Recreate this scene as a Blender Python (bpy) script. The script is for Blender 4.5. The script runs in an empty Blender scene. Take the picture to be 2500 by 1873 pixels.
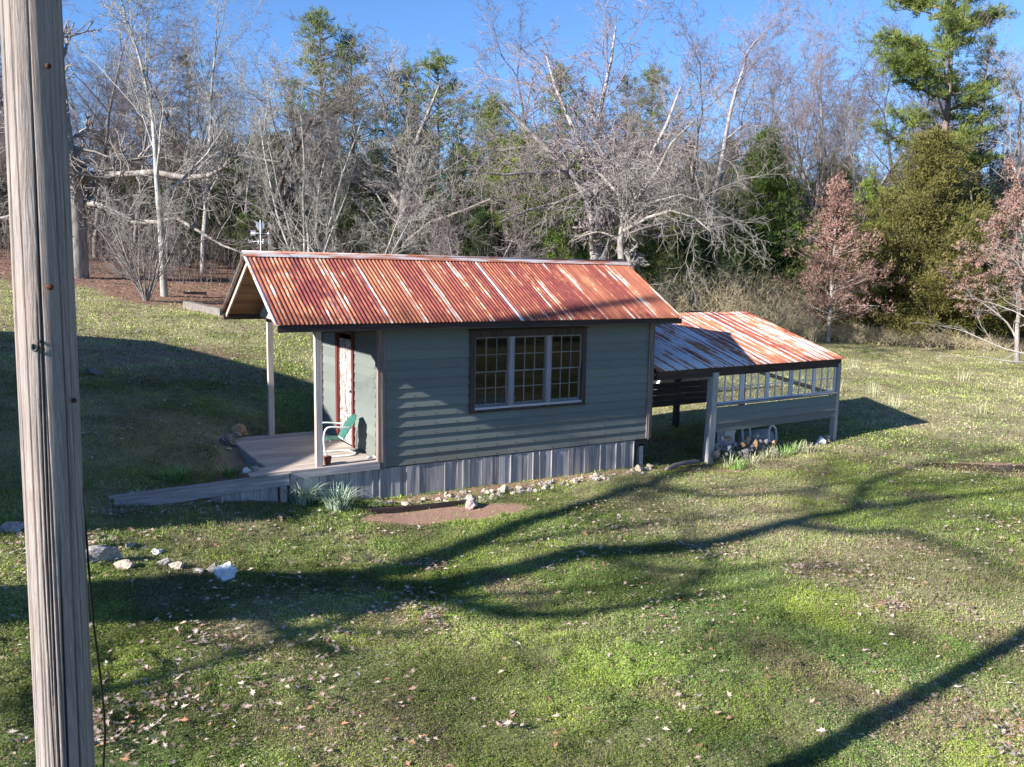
import bpy, math, random
import numpy as np
from mathutils import Vector, Matrix, noise as mnoise
S = bpy.context.scene
COL = S.collection
# ------------------------------------------------------------------ camera, world, sun, exposure
f, pitch, yaw, roll, cx, cy, cz = (2057.36, 0.1332, 0.5386, 0.0171, -5.2311, -13.0315, 3.3213)
cam = np.array([cx, cy, cz])
F = np.array([np.sin(yaw)*np.cos(pitch), np.cos(yaw)*np.cos(pitch), -np.sin(pitch)])
R0 = np.array([np.cos(yaw), -np.sin(yaw), 0]); U0 = np.cross(R0, F)
RR = R0*np.cos(roll)+U0*np.sin(roll); UU = -R0*np.sin(roll)+U0*np.cos(roll)
co = bpy.data.objects.new('camera', bpy.data.cameras.new('camera')); COL.objects.link(co)
co.matrix_world = Matrix(((RR[0], UU[0], -F[0], cx), (RR[1], UU[1], -F[1], cy), (RR[2], UU[2], -F[2], cz), (0, 0, 0, 1)))
co.data.sensor_width = 36; co.data.lens = f/2500*36; co.data.clip_end = 3000; co.data.clip_start = .05
S.camera = co
SUNV = Vector((4.27, .36, -2.0)).normalized()
SKY_STRENGTH = .09; SUN = 5.0
w = bpy.data.worlds.new("World"); S.world = w; w.use_nodes = True
sky = w.node_tree.nodes.new('ShaderNodeTexSky'); sky.sky_type = 'NISHITA'; sky.sun_disc = False
sky.sun_elevation = math.asin(-SUNV.z); sky.sun_rotation = math.atan2(-SUNV.x, -SUNV.y)
sky.air_density = .8; sky.dust_density = 0; sky.ozone_density = 7; sky.altitude = 200
bg = w.node_tree.nodes['Background']; w.node_tree.links.new(sky.outputs[0], bg.inputs[0]); bg.inputs[1].default_value = SKY_STRENGTH
so = bpy.data.objects.new('sun', bpy.data.lights.new('sun', 'SUN')); COL.objects.link(so)
so.data.energy = SUN; so.data.angle = math.radians(.7); so.data.color = (1, .95, .87)
so.rotation_euler = (-SUNV).to_track_quat('Z', 'Y').to_euler()
S.view_settings.view_transform = 'Standard'; S.view_settings.look = 'None'; S.view_settings.exposure = 1.42; S.view_settings.gamma = 1
S.cycles.max_bounces = 6; S.cycles.diffuse_bounces = 3; S.cycles.transparent_max_bounces = 12

# ------------------------------------------------------------------ surveying helpers (sight lines of the photograph onto real surfaces)
def ray(u, v): return F+RR*((u-1250)/f)-UU*((v-936.5)/f)
def on(u, v, n, d):
    r = ray(u, v); n = np.array(n, float); return cam+(d-cam@n)/(r@n)*r
def onz(u, v, z): return on(u, v, (0, 0, 1), z)
def ony(u, v, y=0): return on(u, v, (0, 1, 0), y)
def onx(u, v, x=0): return on(u, v, (1, 0, 0), x)
def atd(u, v, D): return cam+ray(u, v)*D
K = 1.1302          # display pixel -> photo pixel
def dd(u, v, D): return atd(u*K, v*K, D)
# ------------------------------------------------------------------ terrain height
CP = [(-4.1,-.1,-.12),(-3,-.1,-.25),(-1.56,-.05,-.36),(.1,-.1,-.59),(2.7,-.1,-.58),(5.4,-.1,-.56),(-1.1,3.2,.06),(-1.9,3.,.05),(-2.1,1.2,-.02),(-4,1.2,.1),
  (2.5,-3,-.66),(-2.,-3,-.6),(-2,-6,-.66),(2,-7,-.7),(6,-3,-.64),(-5.2,-13,-.7),(0,-14,-.8),(8,-10,-.8),(2.5,5,.05),(6,5,-.25),(-5,-2,-.22),(-7,-6,-.3),
  (2.5,1.5,-.35),(7.2,.1,-.72),(11.5,.35,-.72),(9,2.5,-.62)]
for a in [(0,1300,10.5),(0,1050,14),(0,800,22),(0,665,36),(450,1000,16),(450,830,24),(450,735,33),(380,700,36),(620,800,26),(1650,980,23.5),(2100,1000,24.5),(2100,1080,20),
          (2200,900,34),(2250,812,46),(2500,950,29.5),(2500,790,50),(2500,1300,12.9),(1900,790,46),(1350,700,46),(1000,700,44)]: CP.append(tuple(atd(*a)))
for ang in (-35,-20,0,15,35,60):
    for D_, z_ in ((90,7.5),(160,11)):
        a = yaw+math.radians(ang); CP.append((cx+D_*math.sin(a), cy+D_*math.cos(a), z_ if ang < 20 else z_-2.5))
CP += [(-40,-5,3.5),(-30,-40,0),(20,-50,-1.5),(60,-20,-1),(-20,-8,1.4),(-14,-12,.3),(70,10,-.5),(-45,30,6)]
CPn = np.array(CP)
def _tps(d): return np.where(d > 0, d*d*np.log(d+1e-9), 0)
def _fit():
    n = len(CPn); X = CPn[:, :2]; Km = _tps(np.linalg.norm(X[:, None]-X[None], axis=2))+np.eye(n)*3.
    A = np.zeros((n+3, n+3)); A[:n, :n] = Km; A[:n, n] = 1; A[:n, n+1:] = X; A[n:, :n] = A[:n, n:].T
    return np.linalg.solve(A, np.concatenate([CPn[:, 2], np.zeros(3)]))
Wt = _fit()
def gz0(x, y):
    x = np.asarray(x, float); y = np.asarray(y, float); sh = x.shape; q = np.stack([x.ravel(), y.ravel()], -1)
    n = len(CPn); Km = _tps(np.linalg.norm(q[:, None]-CPn[None, :, :2], axis=2))
    return (Km@Wt[:n]+Wt[n]+q@Wt[n+1:]).reshape(sh)
GX0, GY0, GS = -20., -16., .2
_gx = np.arange(GX0, 60, GS); _gy = np.arange(GY0, 60, GS)
GR = np.concatenate([gz0(*np.meshgrid(_gx[i:i+50], _gy, indexing='ij')) for i in range(0, len(_gx), 50)])
def vn(x, y, s, seed=0):   # value noise 0..1
    rg = np.random.RandomState(seed); T = rg.rand(64, 64)
    X = np.asarray(x)/s+1000; Y = np.asarray(y)/s+1000
    i = np.floor(X).astype(int); j = np.floor(Y).astype(int); a = X-i; b = Y-j; a = a*a*(3-2*a); b = b*b*(3-2*b)
    g = lambda p, q: T[p % 64, q % 64]
    return (g(i, j)*(1-a)+g(i+1, j)*a)*(1-b)+(g(i, j+1)*(1-a)+g(i+1, j+1)*a)*b
def fbm(x, y, s, seed=0, o=3):
    return sum(vn(x, y, s/2**k, seed+k)*.5**k for k in range(o))/sum(.5**k for k in range(o))
def gz(x, y):
    X = (np.asarray(x, float)-GX0)/GS; Y = (np.asarray(y, float)-GY0)/GS
    i = np.clip(X.astype(int), 0, len(_gx)-2); j = np.clip(Y.astype(int), 0, len(_gy)-2); a = np.clip(X-i, 0, 1); b = np.clip(Y-j, 0, 1)
    h = (GR[i, j]*(1-a)+GR[i+1, j]*a)*(1-b)+(GR[i, j+1]*(1-a)+GR[i+1, j+1]*a)*b
    h = h+(fbm(x, y, 1.3, 5)-.5)*.07
    if PUD is not None:
        a = (x-PUD[0])*.86-(y-PUD[1])*.51; b = (x-PUD[0])*.51+(y-PUD[1])*.86; w_ = np.clip(1.9-np.sqrt((a/2.3)**2+(b/.55)**2), 0, 1); h = h*(1-w_)+(PUD[2]-.03)*w_
    return h
PUD = None
def g1(x, y): return float(gz(np.array([x]), np.array([y]))[0]) if (GX0 < x < 59 and GY0 < y < 59) else float(gz0(x, y))
def gnd(u, v):
    r = ray(u, v); ts = np.concatenate([np.arange(2, 30, .02), np.arange(30, 150, .1)]); p = cam+ts[:, None]*r
    h = p[:, 2]-gz(p[:, 0], p[:, 1]); i = int(np.argmax(h < 0)); a = h[i-1]/(h[i-1]-h[i]); return p[i-1]*(1-a)+p[i]*a
PUD = gnd(2440, 1140)
# ------------------------------------------------------------------ mesh helpers
def tag(o, label=None, cat=None, group=None, kind=None):
    if label: o['label'] = label
    if cat: o['category'] = cat
    if group: o['group'] = group
    if kind: o['kind'] = kind
    return o
def empty(name, loc, label, cat, group=None, rz=0):
    o = bpy.data.objects.new(name, None); COL.objects.link(o); o.location = loc; o.rotation_euler = (0, 0, rz); o.empty_display_size = .3
    return tag(o, label, cat, group)
def link(name, me, mat, parent=None, loc=None):
    o = bpy.data.objects.new(name, me); COL.objects.link(o)
    if mat and not me.materials: me.materials.append(mat)
    if parent: o.parent = parent
    if loc is not None: o.location = loc
    return o
def fast(name, V, Fc, mat, parent=None, smooth=False, col=None, v=None):
    """V (n,3), Fc (m,k) int"""
    me = bpy.data.meshes.new(name); V = np.asarray(V, np.float32); Fc = np.asarray(Fc, np.int32); m, k = Fc.shape
    me.vertices.add(len(V)); me.vertices.foreach_set('co', V.ravel())
    me.loops.add(m*k); me.loops.foreach_set('vertex_index', Fc.ravel())
    me.polygons.add(m); me.polygons.foreach_set('loop_start', np.arange(0, m*k, k, dtype=np.int32))
    if smooth: me.polygons.foreach_set('use_smooth', np.ones(m, bool))
    if col is not None:
        a = me.attributes.new('Col', 'FLOAT_COLOR', 'POINT'); c = np.ones((len(V), 4), np.float32); c[:, :col.shape[1]] = col; a.data.foreach_set('color', c.ravel())
    if v is not None:
        a = me.attributes.new('v', 'FLOAT', 'FACE'); a.data.foreach_set('value', np.asarray(v, np.float32))
    me.update(); me.validate()
    return link(name, me, mat, parent)
class MB:
    def __init__(s, seed=1): s.V = []; s.F = []; s.v = []; s.sm = []; s.r = random.Random(seed)
    def add(s, V, Fc, v=None, sm=False):
        n = len(s.V); s.V += [tuple(map(float, p)) for p in V]; v = s.r.random() if v is None else v
        for q in Fc: s.F.append([n+i for i in q]); s.v.append(v); s.sm.append(sm)
    def hexa(s, P, v=None):   # 8 points: bottom 0-3 ccw, top 4-7
        s.add(P, [(3,2,1,0),(4,5,6,7),(0,1,5,4),(1,2,6,5),(2,3,7,6),(3,0,4,7)], v)
    def box(s, x0, x1, y0, y1, z0, z1, v=None):
        s.hexa([(x0,y0,z0),(x1,y0,z0),(x1,y1,z0),(x0,y1,z0),(x0,y0,z1),(x1,y0,z1),(x1,y1,z1),(x0,y1,z1)], v)
    def beam(s, a, b, w, h, up=(0,0,1), v=None):
        a = Vector(a); b = Vector(b); d = (b-a).normalized(); u = Vector(up); sd = d.cross(u).normalized(); u = sd.cross(d).normalized()
        P = []
        for p in (a, b):
            P.append([p-sd*w/2-u*h/2, p+sd*w/2-u*h/2, p+sd*w/2+u*h/2, p-sd*w/2+u*h/2])
        s.add(P[0]+P[1], [(0,1,2,3),(7,6,5,4),(0,4,5,1),(1,5,6,2),(2,6,7,3),(3,7,4,0)], v)
    def tube(s, pts, rad, sides=10, sm=True, v=None, cap=True):
        pts = [Vector(p) for p in pts]; n = len(pts); rad = rad if hasattr(rad, '__len__') else [rad]*n
        V = []; pu = None
        for i, p in enumerate(pts):
            t = (pts[min(i+1, n-1)]-pts[max(i-1, 0)]).normalized()
            if pu is None: pu = Vector((0,0,1)) if abs(t.z) < .9 else Vector((1,0,0))
            sd = t.cross(pu).normalized(); pu = sd.cross(t).normalized()
            for k in range(sides):
                a = 2*math.pi*k/sides; V.append(p+(sd*math.cos(a)+pu*math.sin(a))*rad[i])
        Fc = [(i*sides+k, i*sides+(k+1) % sides, (i+1)*sides+(k+1) % sides, (i+1)*sides+k) for i in range(n-1) for k in range(sides)]
        if cap: Fc += [tuple(range(sides))[::-1], tuple((n-1)*sides+k for k in range(sides))]
        s.add(V, Fc, v, sm)
    def prism(s, poly, axis, a0, a1, v=None):  # poly 2D extruded along axis 0/1/2
        def mk(p, t): q = list(p); q.insert(axis, t); return q
        n = len(poly); s.add([mk(p, a0) for p in poly]+[mk(p, a1) for p in poly], [tuple(range(n))[::-1], tuple(range(n, 2*n))]+[(i, (i+1) % n, n+(i+1) % n, n+i) for i in range(n)], v)
    def build(s, name, mat, parent=None, loc=None, **t):
        me = bpy.data.meshes.new(name); me.from_pydata(s.V, [], s.F)
        a = me.attributes.new('v', 'FLOAT', 'FACE'); a.data.foreach_set('value', np.array(s.v, np.float32))
        me.polygons.foreach_set('use_smooth', s.sm); me.validate(); me.update()
        bm_fix(me)
        return tag(link(name, me, mat, parent, loc), **t)
import bmesh
def bm_fix(me):
    b = bmesh.new(); b.from_mesh(me); bmesh.ops.recalc_face_normals(b, faces=b.faces); b.to_mesh(me); b.free()
# ------------------------------------------------------------------ material helpers
class Mt:
    def __init__(s, name, rough=.8, spec=.25, metal=0):
        s.m = bpy.data.materials.new(name); s.m.use_nodes = True; s.t = s.m.node_tree; s.n = s.t.nodes; s.b = s.n['Principled BSDF']
        s.b.inputs['Roughness'].default_value = rough; s.b.inputs['Specular IOR Level'].default_value = spec; s.b.inputs['Metallic'].default_value = metal
        s.tc = s.n.new('ShaderNodeTexCoord')
    def L(s, a, b): s.t.links.new(a, b)
    def co(s, scale=(1,1,1), src='Object', rot=(0,0,0)):
        m = s.n.new('ShaderNodeMapping'); m.inputs['Scale'].default_value = scale; m.inputs['Rotation'].default_value = rot; s.L(s.tc.outputs[src], m.inputs[0]); return m.outputs[0]
    def noise(s, scale=1, detail=4, vec=None, rough=.55, dist=0):
        n = s.n.new('ShaderNodeTexNoise'); n.inputs['Scale'].default_value = scale; n.inputs['Detail'].default_value = detail; n.inputs['Roughness'].default_value = rough; n.inputs['Distortion'].default_value = dist
        s.L(vec or s.co(), n.inputs['Vector']); return n.outputs['Fac']
    def attr(s, name, out='Fac'):
        n = s.n.new('ShaderNodeAttribute'); n.attribute_name = name; return n.outputs[out]
    def ramp(s, fac, stops, interp='LINEAR'):
        n = s.n.new('ShaderNodeValToRGB'); s.L(fac, n.inputs[0]); r = n.color_ramp; r.interpolation = interp
        while len(r.elements) < len(stops): r.elements.new(.5)
        for e, (p, c) in zip(r.elements, stops): e.position = p; e.color = (c, c, c, 1) if not hasattr(c, '__len__') else (*c, 1)
        return n.outputs[0]
    def mix(s, fac, a, b, mode='MIX'):
        n = s.n.new('ShaderNodeMix'); n.data_type = 'RGBA'; n.blend_type = mode; n.clamp_factor = True
        for i, x in ((0, fac), (6, a), (7, b)):
            if hasattr(x, 'is_linked'): s.L(x, n.inputs[i])
            elif i == 0: n.inputs[0].default_value = x
            else: n.inputs[i].default_value = (x, x, x, 1) if not hasattr(x, '__len__') else (*x, 1)
        return n.outputs[2]
    def math(s, op, a, b=0.):
        n = s.n.new('ShaderNodeMath'); n.operation = op
        for i, x in ((0, a), (1, b)):
            if hasattr(x, 'is_linked'): s.L(x, n.inputs[i])
            else: n.inputs[i].default_value = x
        return n.outputs[0]
    def xyz(s, i, src='Object'):
        n = s.n.new('ShaderNodeSeparateXYZ'); s.L(s.tc.outputs[src], n.inputs[0]); return n.outputs[i]
    def color(s, c):
        if hasattr(c, 'is_linked'): s.L(c, s.b.inputs['Base Color'])
        else: s.b.inputs['Base Color'].default_value = (*c, 1)
        return s
    def bump(s, h, st=.3, dist=.01):
        n = s.n.new('ShaderNodeBump'); n.inputs['Strength'].default_value = st; n.inputs['Distance'].default_value = dist; s.L(h, n.inputs['Height']); s.L(n.outputs[0], s.b.inputs['Normal']); return s
def wood(name, dark, light, axis=2, grain=28, var=.5, rough=.85):
    """weathered wood, grain along the axis, boards differ through the face value v"""
    m = Mt(name, rough, .15); sc = [grain]*3; sc[axis] = 1.6
    n1 = m.noise(1, 5, m.co(sc), .6, .6); sc2 = [3]*3; sc2[axis] = .8; n2 = m.noise(1, 3, m.co(sc2))
    c = m.ramp(n1, [(.32, dark), (.68, light)]); c = m.mix(m.math('MULTIPLY', n2, .5), c, tuple(x*1.25 for x in light))
    val = m.math('ADD', m.math('MULTIPLY', m.attr('v'), var), 1-var*.55)
    c = m.mix(1., c, val, 'MULTIPLY'); m.color(c); m.bump(n1, .5, .006); return m.m
def wet(n): return n
# paint on the lapped siding
def paint(name, base, gr=(6, 6, 60)):
    m = Mt(name, .62, .35); n = m.noise(1, 5, m.co((3, 3, 30)), .6); n2 = m.noise(2.2, 4); n3 = m.noise(260, 2)
    c = m.mix(m.ramp(n2, [(.3, .0), (.75, .35)]), base, tuple(x*1.18+.01 for x in base)); c = m.mix(m.ramp(n, [(.55, 0.), (.8, .25)]), c, tuple(x*.75 for x in base))
    c = m.mix(m.ramp(m.math('ADD', m.math('MULTIPLY', m.xyz(2), .9), m.math('MULTIPLY', m.noise(5, 5, None, .7), .6)), [(.25, .5), (.6, 0.)]), c, (.17, .14, .11)); m.color(m.mix(1, c, m.math('ADD', m.math('MULTIPLY', m.attr('v'), .22), .88), 'MULTIPLY')); m.bump(m.noise(1, 4, m.co((25, 25, 120))), .35, .003); return m.m
SAGE = paint('sage_paint', (.138, .156, .146))
GREYW = wood('grey_weathered_wood', (.12, .113, .112), (.42, .395, .39), 2, 30, .55)
GREYX = wood('grey_wood_lengthwise', (.13, .115, .12), (.36, .33, .335), 0, 26, .4)
POSTW = wood('post_wood', (.22, .19, .18), (.46, .41, .385), 2, 22, .15)
DECKW = wood('deck_wood', (.27, .22, .185), (.50, .43, .375), 0, 24, .35)
DARKX = wood('dark_stained_trim', (.018, .014, .013), (.075, .055, .05), 0, 22, .3)
DARKZ = wood('dark_stained_trim_upright', (.018, .014, .013), (.08, .06, .055), 2, 22, .3)
CORNER = wood('corner_board_wood', (.06, .045, .04), (.27, .21, .19), 2, 30, .2)
BROWNX = wood('brown_ceiling_boards', (.13, .065, .035), (.30, .165, .09), 0, 20, .5)
TRIMW = wood('pale_rake_trim', (.3, .24, .19), (.55, .45, .37), 1, 20, .2)
MULL = wood('peeling_white_trim', (.08, .06, .07), (.37, .345, .385), 2, 60, .2)
MULLX = wood('peeling_white_sill', (.15, .12, .13), (.48, .45, .49), 0, 60, .2)
PLANKD = wood('blackened_planks', (.025, .022, .022), (.10, .085, .08), 0, 14, .5)
REDJ = wood('oxblood_jamb', (.055, .015, .014), (.13, .045, .04), 2, 40, .2)
def simple(name, c, rough=.6, spec=.3, metal=0, nz=.15, sc=12, bump=0):
    m = Mt(name, rough, spec, metal); n = m.noise(sc, 4); m.color(m.mix(m.ramp(n, [(.3, 0.), (.7, 1.)]), tuple(x*(1-nz) for x in c), tuple(min(1, x*(1+nz)) for x in c)))
    if bump: m.bump(n, bump, .02)
    return m.m
WHITE = simple('white_enamel', (.8, .8, .78), .35, .5, 0, .06)
GREENP = simple('green_enamel', (.025, .11, .08), .4, .5, 0, .2, 20)
BLACKM = simple('black_metal', (.012, .012, .012), .45, .4)
WIREM = simple('black_cable_rubber', (.006, .006, .007), .5, .3)
VANE = simple('white_painted_iron', (.75, .75, .75), .5, .4)
TERRA = simple('terracotta', (.16, .06, .04), .8, .2)
PLASTIC = simple('white_plastic', (.7, .72, .75), .4, .4)
CONC = simple('pale_concrete', (.17, .15, .14), .9, .1, 0, .25, 6, .4)
m = Mt('peeling_door_paint', .7, .3); n = m.noise(1, 6, m.co((26, 26, 5)), .7, .8)
m.color(m.mix(m.ramp(n, [(.44, 0.), (.5, 1.)], 'LINEAR'), (.75, .72, .70), (.20, .15, .13))); m.bump(n, .6, .004); DOORP = m.m
def glass(name, tint=(.9, .95, .95), refl=.12, dust=0):
    m = Mt(name); n = m.n; t = n.new('ShaderNodeBsdfTransparent'); t.inputs[0].default_value = (*tint, 1); g = n.new('ShaderNodeBsdfGlossy'); g.inputs['Roughness'].default_value = .015; g.inputs[0].default_value = (1, 1, 1, 1)
    lw = n.new('ShaderNodeLayerWeight'); lw.inputs[0].default_value = .5; bp = n.new('ShaderNodeBump'); bp.inputs['Strength'].default_value = .04; m.L(m.noise(3.5, 2), bp.inputs['Height']); m.L(bp.outputs[0], g.inputs['Normal'])
    mx = n.new('ShaderNodeMixShader'); m.L(m.math('ADD', m.math('MULTIPLY', m.math('POWER', lw.outputs['Facing'], 4.), .9), refl), mx.inputs[0]); m.L(t.outputs[0], mx.inputs[1]); m.L(g.outputs[0], mx.inputs[2]); m.L(mx.outputs[0], n['Material Output'].inputs[0])
    if dust:
        df = n.new('ShaderNodeBsdfTranslucent'); df.inputs[0].default_value = (.75, .78, .76, 1); m2 = n.new('ShaderNodeMixShader'); m.L(m.math('MULTIPLY', m.ramp(m.noise(6, 4), [(.3, .5), (.7, 1.)]), dust), m2.inputs[0]); m.L(mx.outputs[0], m2.inputs[1]); m.L(df.outputs[0], m2.inputs[2]); m.L(m2.outputs[0], n['Material Output'].inputs[0])
    return m.m
GLASS = glass('old_window_glass', (.75, .8, .8), .03); GLASS2 = glass('shed_glass', (.85, .9, .95), .1, .22)
# corrugated sheet: x runs across the sheets
def rusty(name, x0, sheet, galv_bias, seed, left=0.):
    m = Mt(name, .6, .2)
    X = m.math('DIVIDE', m.math('SUBTRACT', m.xyz(0), x0), sheet); fr = m.math('FRACT', X); fl = m.math('FLOOR', X)
    wn = m.n.new('ShaderNodeTexWhiteNoise'); wn.noise_dimensions = '1D'; m.L(m.math('ADD', fl, seed), wn.inputs['W']); sheetv = wn.outputs[0]
    corr = m.math('FLOOR', m.math('DIVIDE', m.math('SUBTRACT', m.xyz(0), x0), .07)); w2 = m.n.new('ShaderNodeTexWhiteNoise'); w2.noise_dimensions = '1D'; m.L(corr, w2.inputs['W'])
    streak = m.noise(1, 6, m.co((15, .8, .8)), .65); fine = m.noise(1, 6, m.co((22, 6, 6)), .65); blot = m.noise(1.6, 4)
    base = m.mix(m.ramp(fine, [(.35, 0.), (.65, 1.)]), (.14, .038, .038), (.27, .068, .056))
    base = m.mix(m.ramp(m.math('ADD', m.math('MULTIPLY', streak, .8), m.math('MULTIPLY', sheetv, .42)), [(.60, 0.), (.86, .8)]), base, (.38, .15, .08))
    # galvanised where the zinc survives: beside the laps and in blotches
    edge = m.ramp(fr, [(.0, 1.), (.07, 1.), (.14, 0.), (.97, 0.), (1., .6)])
    edge = m.math('MULTIPLY', edge, m.ramp(sheetv, [(.15, .2), (.7, 1.)]))
    g = m.math('ADD', m.math('ADD', m.math('MULTIPLY', edge, .24), m.math('MULTIPLY', streak, .75)), m.math('ADD', m.math('MULTIPLY', blot, .45), m.math('MULTIPLY', w2.outputs[0], .24)))
    g = m.math('ADD', g, m.math('MULTIPLY', m.math('SUBTRACT', fine, .5), .35))
    if left: g = m.math('ADD', g, m.math('MULTIPLY', m.ramp(m.math('MULTIPLY', m.math('ADD', m.xyz(0), 2.), .16), [(.35, 1.), (.62, 0.)]), left))
    gm = m.ramp(m.math('ADD', g, galv_bias), [(.80, 0.), (.90, 1.)]); halo = m.ramp(m.math('ADD', g, galv_bias), [(.68, 0.), (.82, 1.)])
    base = m.mix(halo, base, (.50, .20, .10)); zinc = m.mix(fine, (.58, .56, .57), (.74, .72, .71))
    m.color(m.mix(gm, base, zinc)); m.L(m.math('MULTIPLY', gm, .35), m.b.inputs['Metallic']); m.L(m.ramp(gm, [(0, .85), (1, .45)]), m.b.inputs['Roughness']); m.bump(fine, .15, .003); return m.m
# ------------------------------------------------------------------ THE CABIN (front siding on y=0, ridge along x)
L, Wd, o_, xl, xr, hr, ez = 5.79, 2.99, .363, -1.835, 6.28, 3.514, 2.45
sl = (hr-ez)/(Wd/2+o_)
hut = empty('cabin', (0, 0, 0), 'small grey-green clapboard cabin with a rusty red corrugated gable roof and a porch', 'cabin')
def corrugated(name, x0, x1, prof, mat, parent, pitch_=.07, amp=.009, seg=8, wob=0):
    """prof: list of (y,z) down the slope"""
    n = int((x1-x0)/pitch_*seg)+1; xs = np.linspace(x0, x1, n); prof = np.array(prof, float); m_ = len(prof)
    dy, dz = prof[-1]-prof[0]; nl = math.hypot(dy, dz); nrm = np.array([-dz, dy])/nl; nrm = nrm if nrm[1] > 0 else -nrm
    h = amp*np.sin(xs/pitch_*2*np.pi); V = []
    for k, (y, z) in enumerate(prof):
        e = wob*np.sin(xs*3.1)*(k == m_-1)
        V.append(np.stack([xs, y+nrm[0]*h+e*dy/nl, z+nrm[1]*h+e*dz/nl], -1))
    V = np.concatenate(V); a = np.arange(n-1); Fc = np.concatenate([np.stack([k*n+a, k*n+a+1, (k+1)*n+a+1, (k+1)*n+a], -1) for k in range(m_-1)])
    ob = fast(name, V, Fc, mat, parent, True); md = ob.modifiers.new('t', 'SOLIDIFY'); md.thickness = .0015; return ob
RUST = rusty('rusted_corrugated_iron', xl, .62, -.055, 3)
def slope(front, k=5, top=.0, extra=0.):
    y0, y1 = Wd/2, (-o_-.02 if front else Wd+o_+.02); return [(y0+(y1-y0)*t, hr-abs((y1-y0)*t)*sl+.012) for t in np.linspace(0, 1, k)]
rf = corrugated('roof', xl, xr, slope(True), RUST, hut); corrugated('roof', xl, xr, slope(False), RUST, hut)
b = MB(3)   # ridge cap: folded flashing with a rolled top
for y, s_ in ((Wd/2, 1), (Wd/2, -1)):
    b.add([(xl-.01, y, hr+.045), (xr+.01, y, hr+.045), (xr+.01, y-s_*.11, hr+.033-.11*sl), (xl-.01, y-s_*.11, hr+.033-.11*sl)], [(0,1,2,3)])
b.tube([(xl-.01, Wd/2, hr+.045), (xr+.01, Wd/2, hr+.045)], .022, 8)
mc = Mt('ridge_cap_metal', .5, .4); n = mc.noise(1, 5, mc.co((1.6, 9, 9)), .6); mc.color(mc.mix(mc.ramp(n, [(.42, 0.), (.56, 1.)]), (.44, .41, .41), (.34, .13, .08)))
b.build('ridge_cap', mc.m, hut)
b = MB(4)   # eave fascias and rake boards
b.box(xl+.06, xr-.04, -o_-.005, -o_+.03, ez-.115, ez-.012); b.build('fascia', DARKX, hut); b = MB(4); b.box(xl+.06, xr-.04, Wd+o_-.03, Wd+o_+.005, ez-.13, ez-.012)
b.build('fascia', DARKX, hut)
for x in (xl+.11, xr-.11):
    for s_ in (0, 1):
        b = MB(5); y1 = -o_+.03 if s_ == 0 else Wd+o_-.03
        b.beam((x, Wd/2, hr-.055), (x, y1, hr-.055-abs(y1-Wd/2)*sl), .028, .10, (0, 0, 1)); b.build('rake_board', TRIMW, hut)
b = MB(6)   # board ceiling under the sheets
for s_ in (1, -1):
    N = 11
    for i in range(N):
        a0, a1 = i/N, (i+1)/N-.004; run = Wd/2+o_-.04
        y0 = Wd/2-s_*run*a0; y1 = Wd/2-s_*run*a1; z0 = hr-.028-run*a0*sl; z1 = hr-.028-run*a1*sl
        b.hexa([(xl+.13, y0, z0-.02), (xr-.13, y0, z0-.02), (xr-.13, y1, z1-.02), (xl+.13, y1, z1-.02), (xl+.13, y0, z0), (xr-.13, y0, z0), (xr-.13, y1, z1), (xl+.13, y1, z1)])
b.build('ceiling_boards', BROWNX, hut)
# lapped siding: front wall split round the window
WX0, WX1, WZ0, WZ1 = 1.665, 4.165, .80, 2.262
EXP = .1645
def lap_front(b, x0, x1, z0, h=EXP+.02, y=0):
    b.prism([(y-.030, z0), (y-.004, z0+h), (y+.008, z0+h), (y-.010, z0)], 0, x0, x1)
b = MB(7)
for i in range(15):
    z = i*EXP; cuts = [(0.0, L)]
    if z+EXP > WZ0+.03 and z < WZ1-.06: cuts = [(0.0, WX0+.03), (WX1-.03, L)]
    for a, c in cuts:
        xs = [a]+([a+(c-a)*b.r.uniform(.3, .7)] if c-a > 3.6 else [])+[c]
        for p, q in zip(xs[:-1], xs[1:]): lap_front(b, p, q-.002 if q != c else q, z, min(EXP+.02, ez-.03-z))
fs_ = b.build('front_siding', SAGE, hut); nb_ = MB(77)
for i in range(15):
    for x in np.arange(.2, L, .406):
        if not (WX0-.02 < x < WX1+.02 and WZ0-.1 < i*EXP+.03 < WZ1): nb_.box(x-.006, x+.006, -.0325, -.0275, i*EXP+.026, i*EXP+.038)
nb_.build('nail_heads', BLACKM, fs_, kind='stuff')
for xx, nx, nm in ((0, -1, 'porch_siding'), (L, 1, 'end_siding')):
    b = MB(8)
    for i in range(21):
        z = i*EXP; hz = z+EXP/2
        top = hr-.1; ya, yb = .0, Wd
        if z > ez-.12: d = max(0, (z+EXP*.9-(ez-.05))/sl-o_+.03); ya, yb = d, Wd-d
        if yb-ya < .1: continue
        segs = [(ya, yb)]
        if nm == 'porch_siding' and z < 2.08: segs = [(ya, 1.18), (2.06, yb)]
        for p, q in segs: b.prism([(xx+nx*.021, z), (xx+nx*.003, z+EXP+.012), (xx-nx*.008, z+EXP+.012), (xx-nx*.006, z)][::1], 1, p, q) if False else b.add(
            [(xx+nx*.021, p, z), (xx+nx*.003, p, z+EXP+.015), (xx-nx*.008, p, z+EXP+.015), (xx-nx*.006, p, z), (xx+nx*.021, q, z), (xx+nx*.003, q, z+EXP+.015), (xx-nx*.008, q, z+EXP+.015), (xx-nx*.006, q, z)],
            [(3,2,1,0), (4,5,6,7), (0,1,5,4), (1,2,6,5), (2,3,7,6), (3,0,4,7)])
    b.build(nm, SAGE, hut)
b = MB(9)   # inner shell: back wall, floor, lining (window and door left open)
b.box(-.0, L, Wd-.08, Wd-.001, 0, ez); b.box(.012, L-.012, .012, Wd-.09, -.12, .1)
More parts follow.
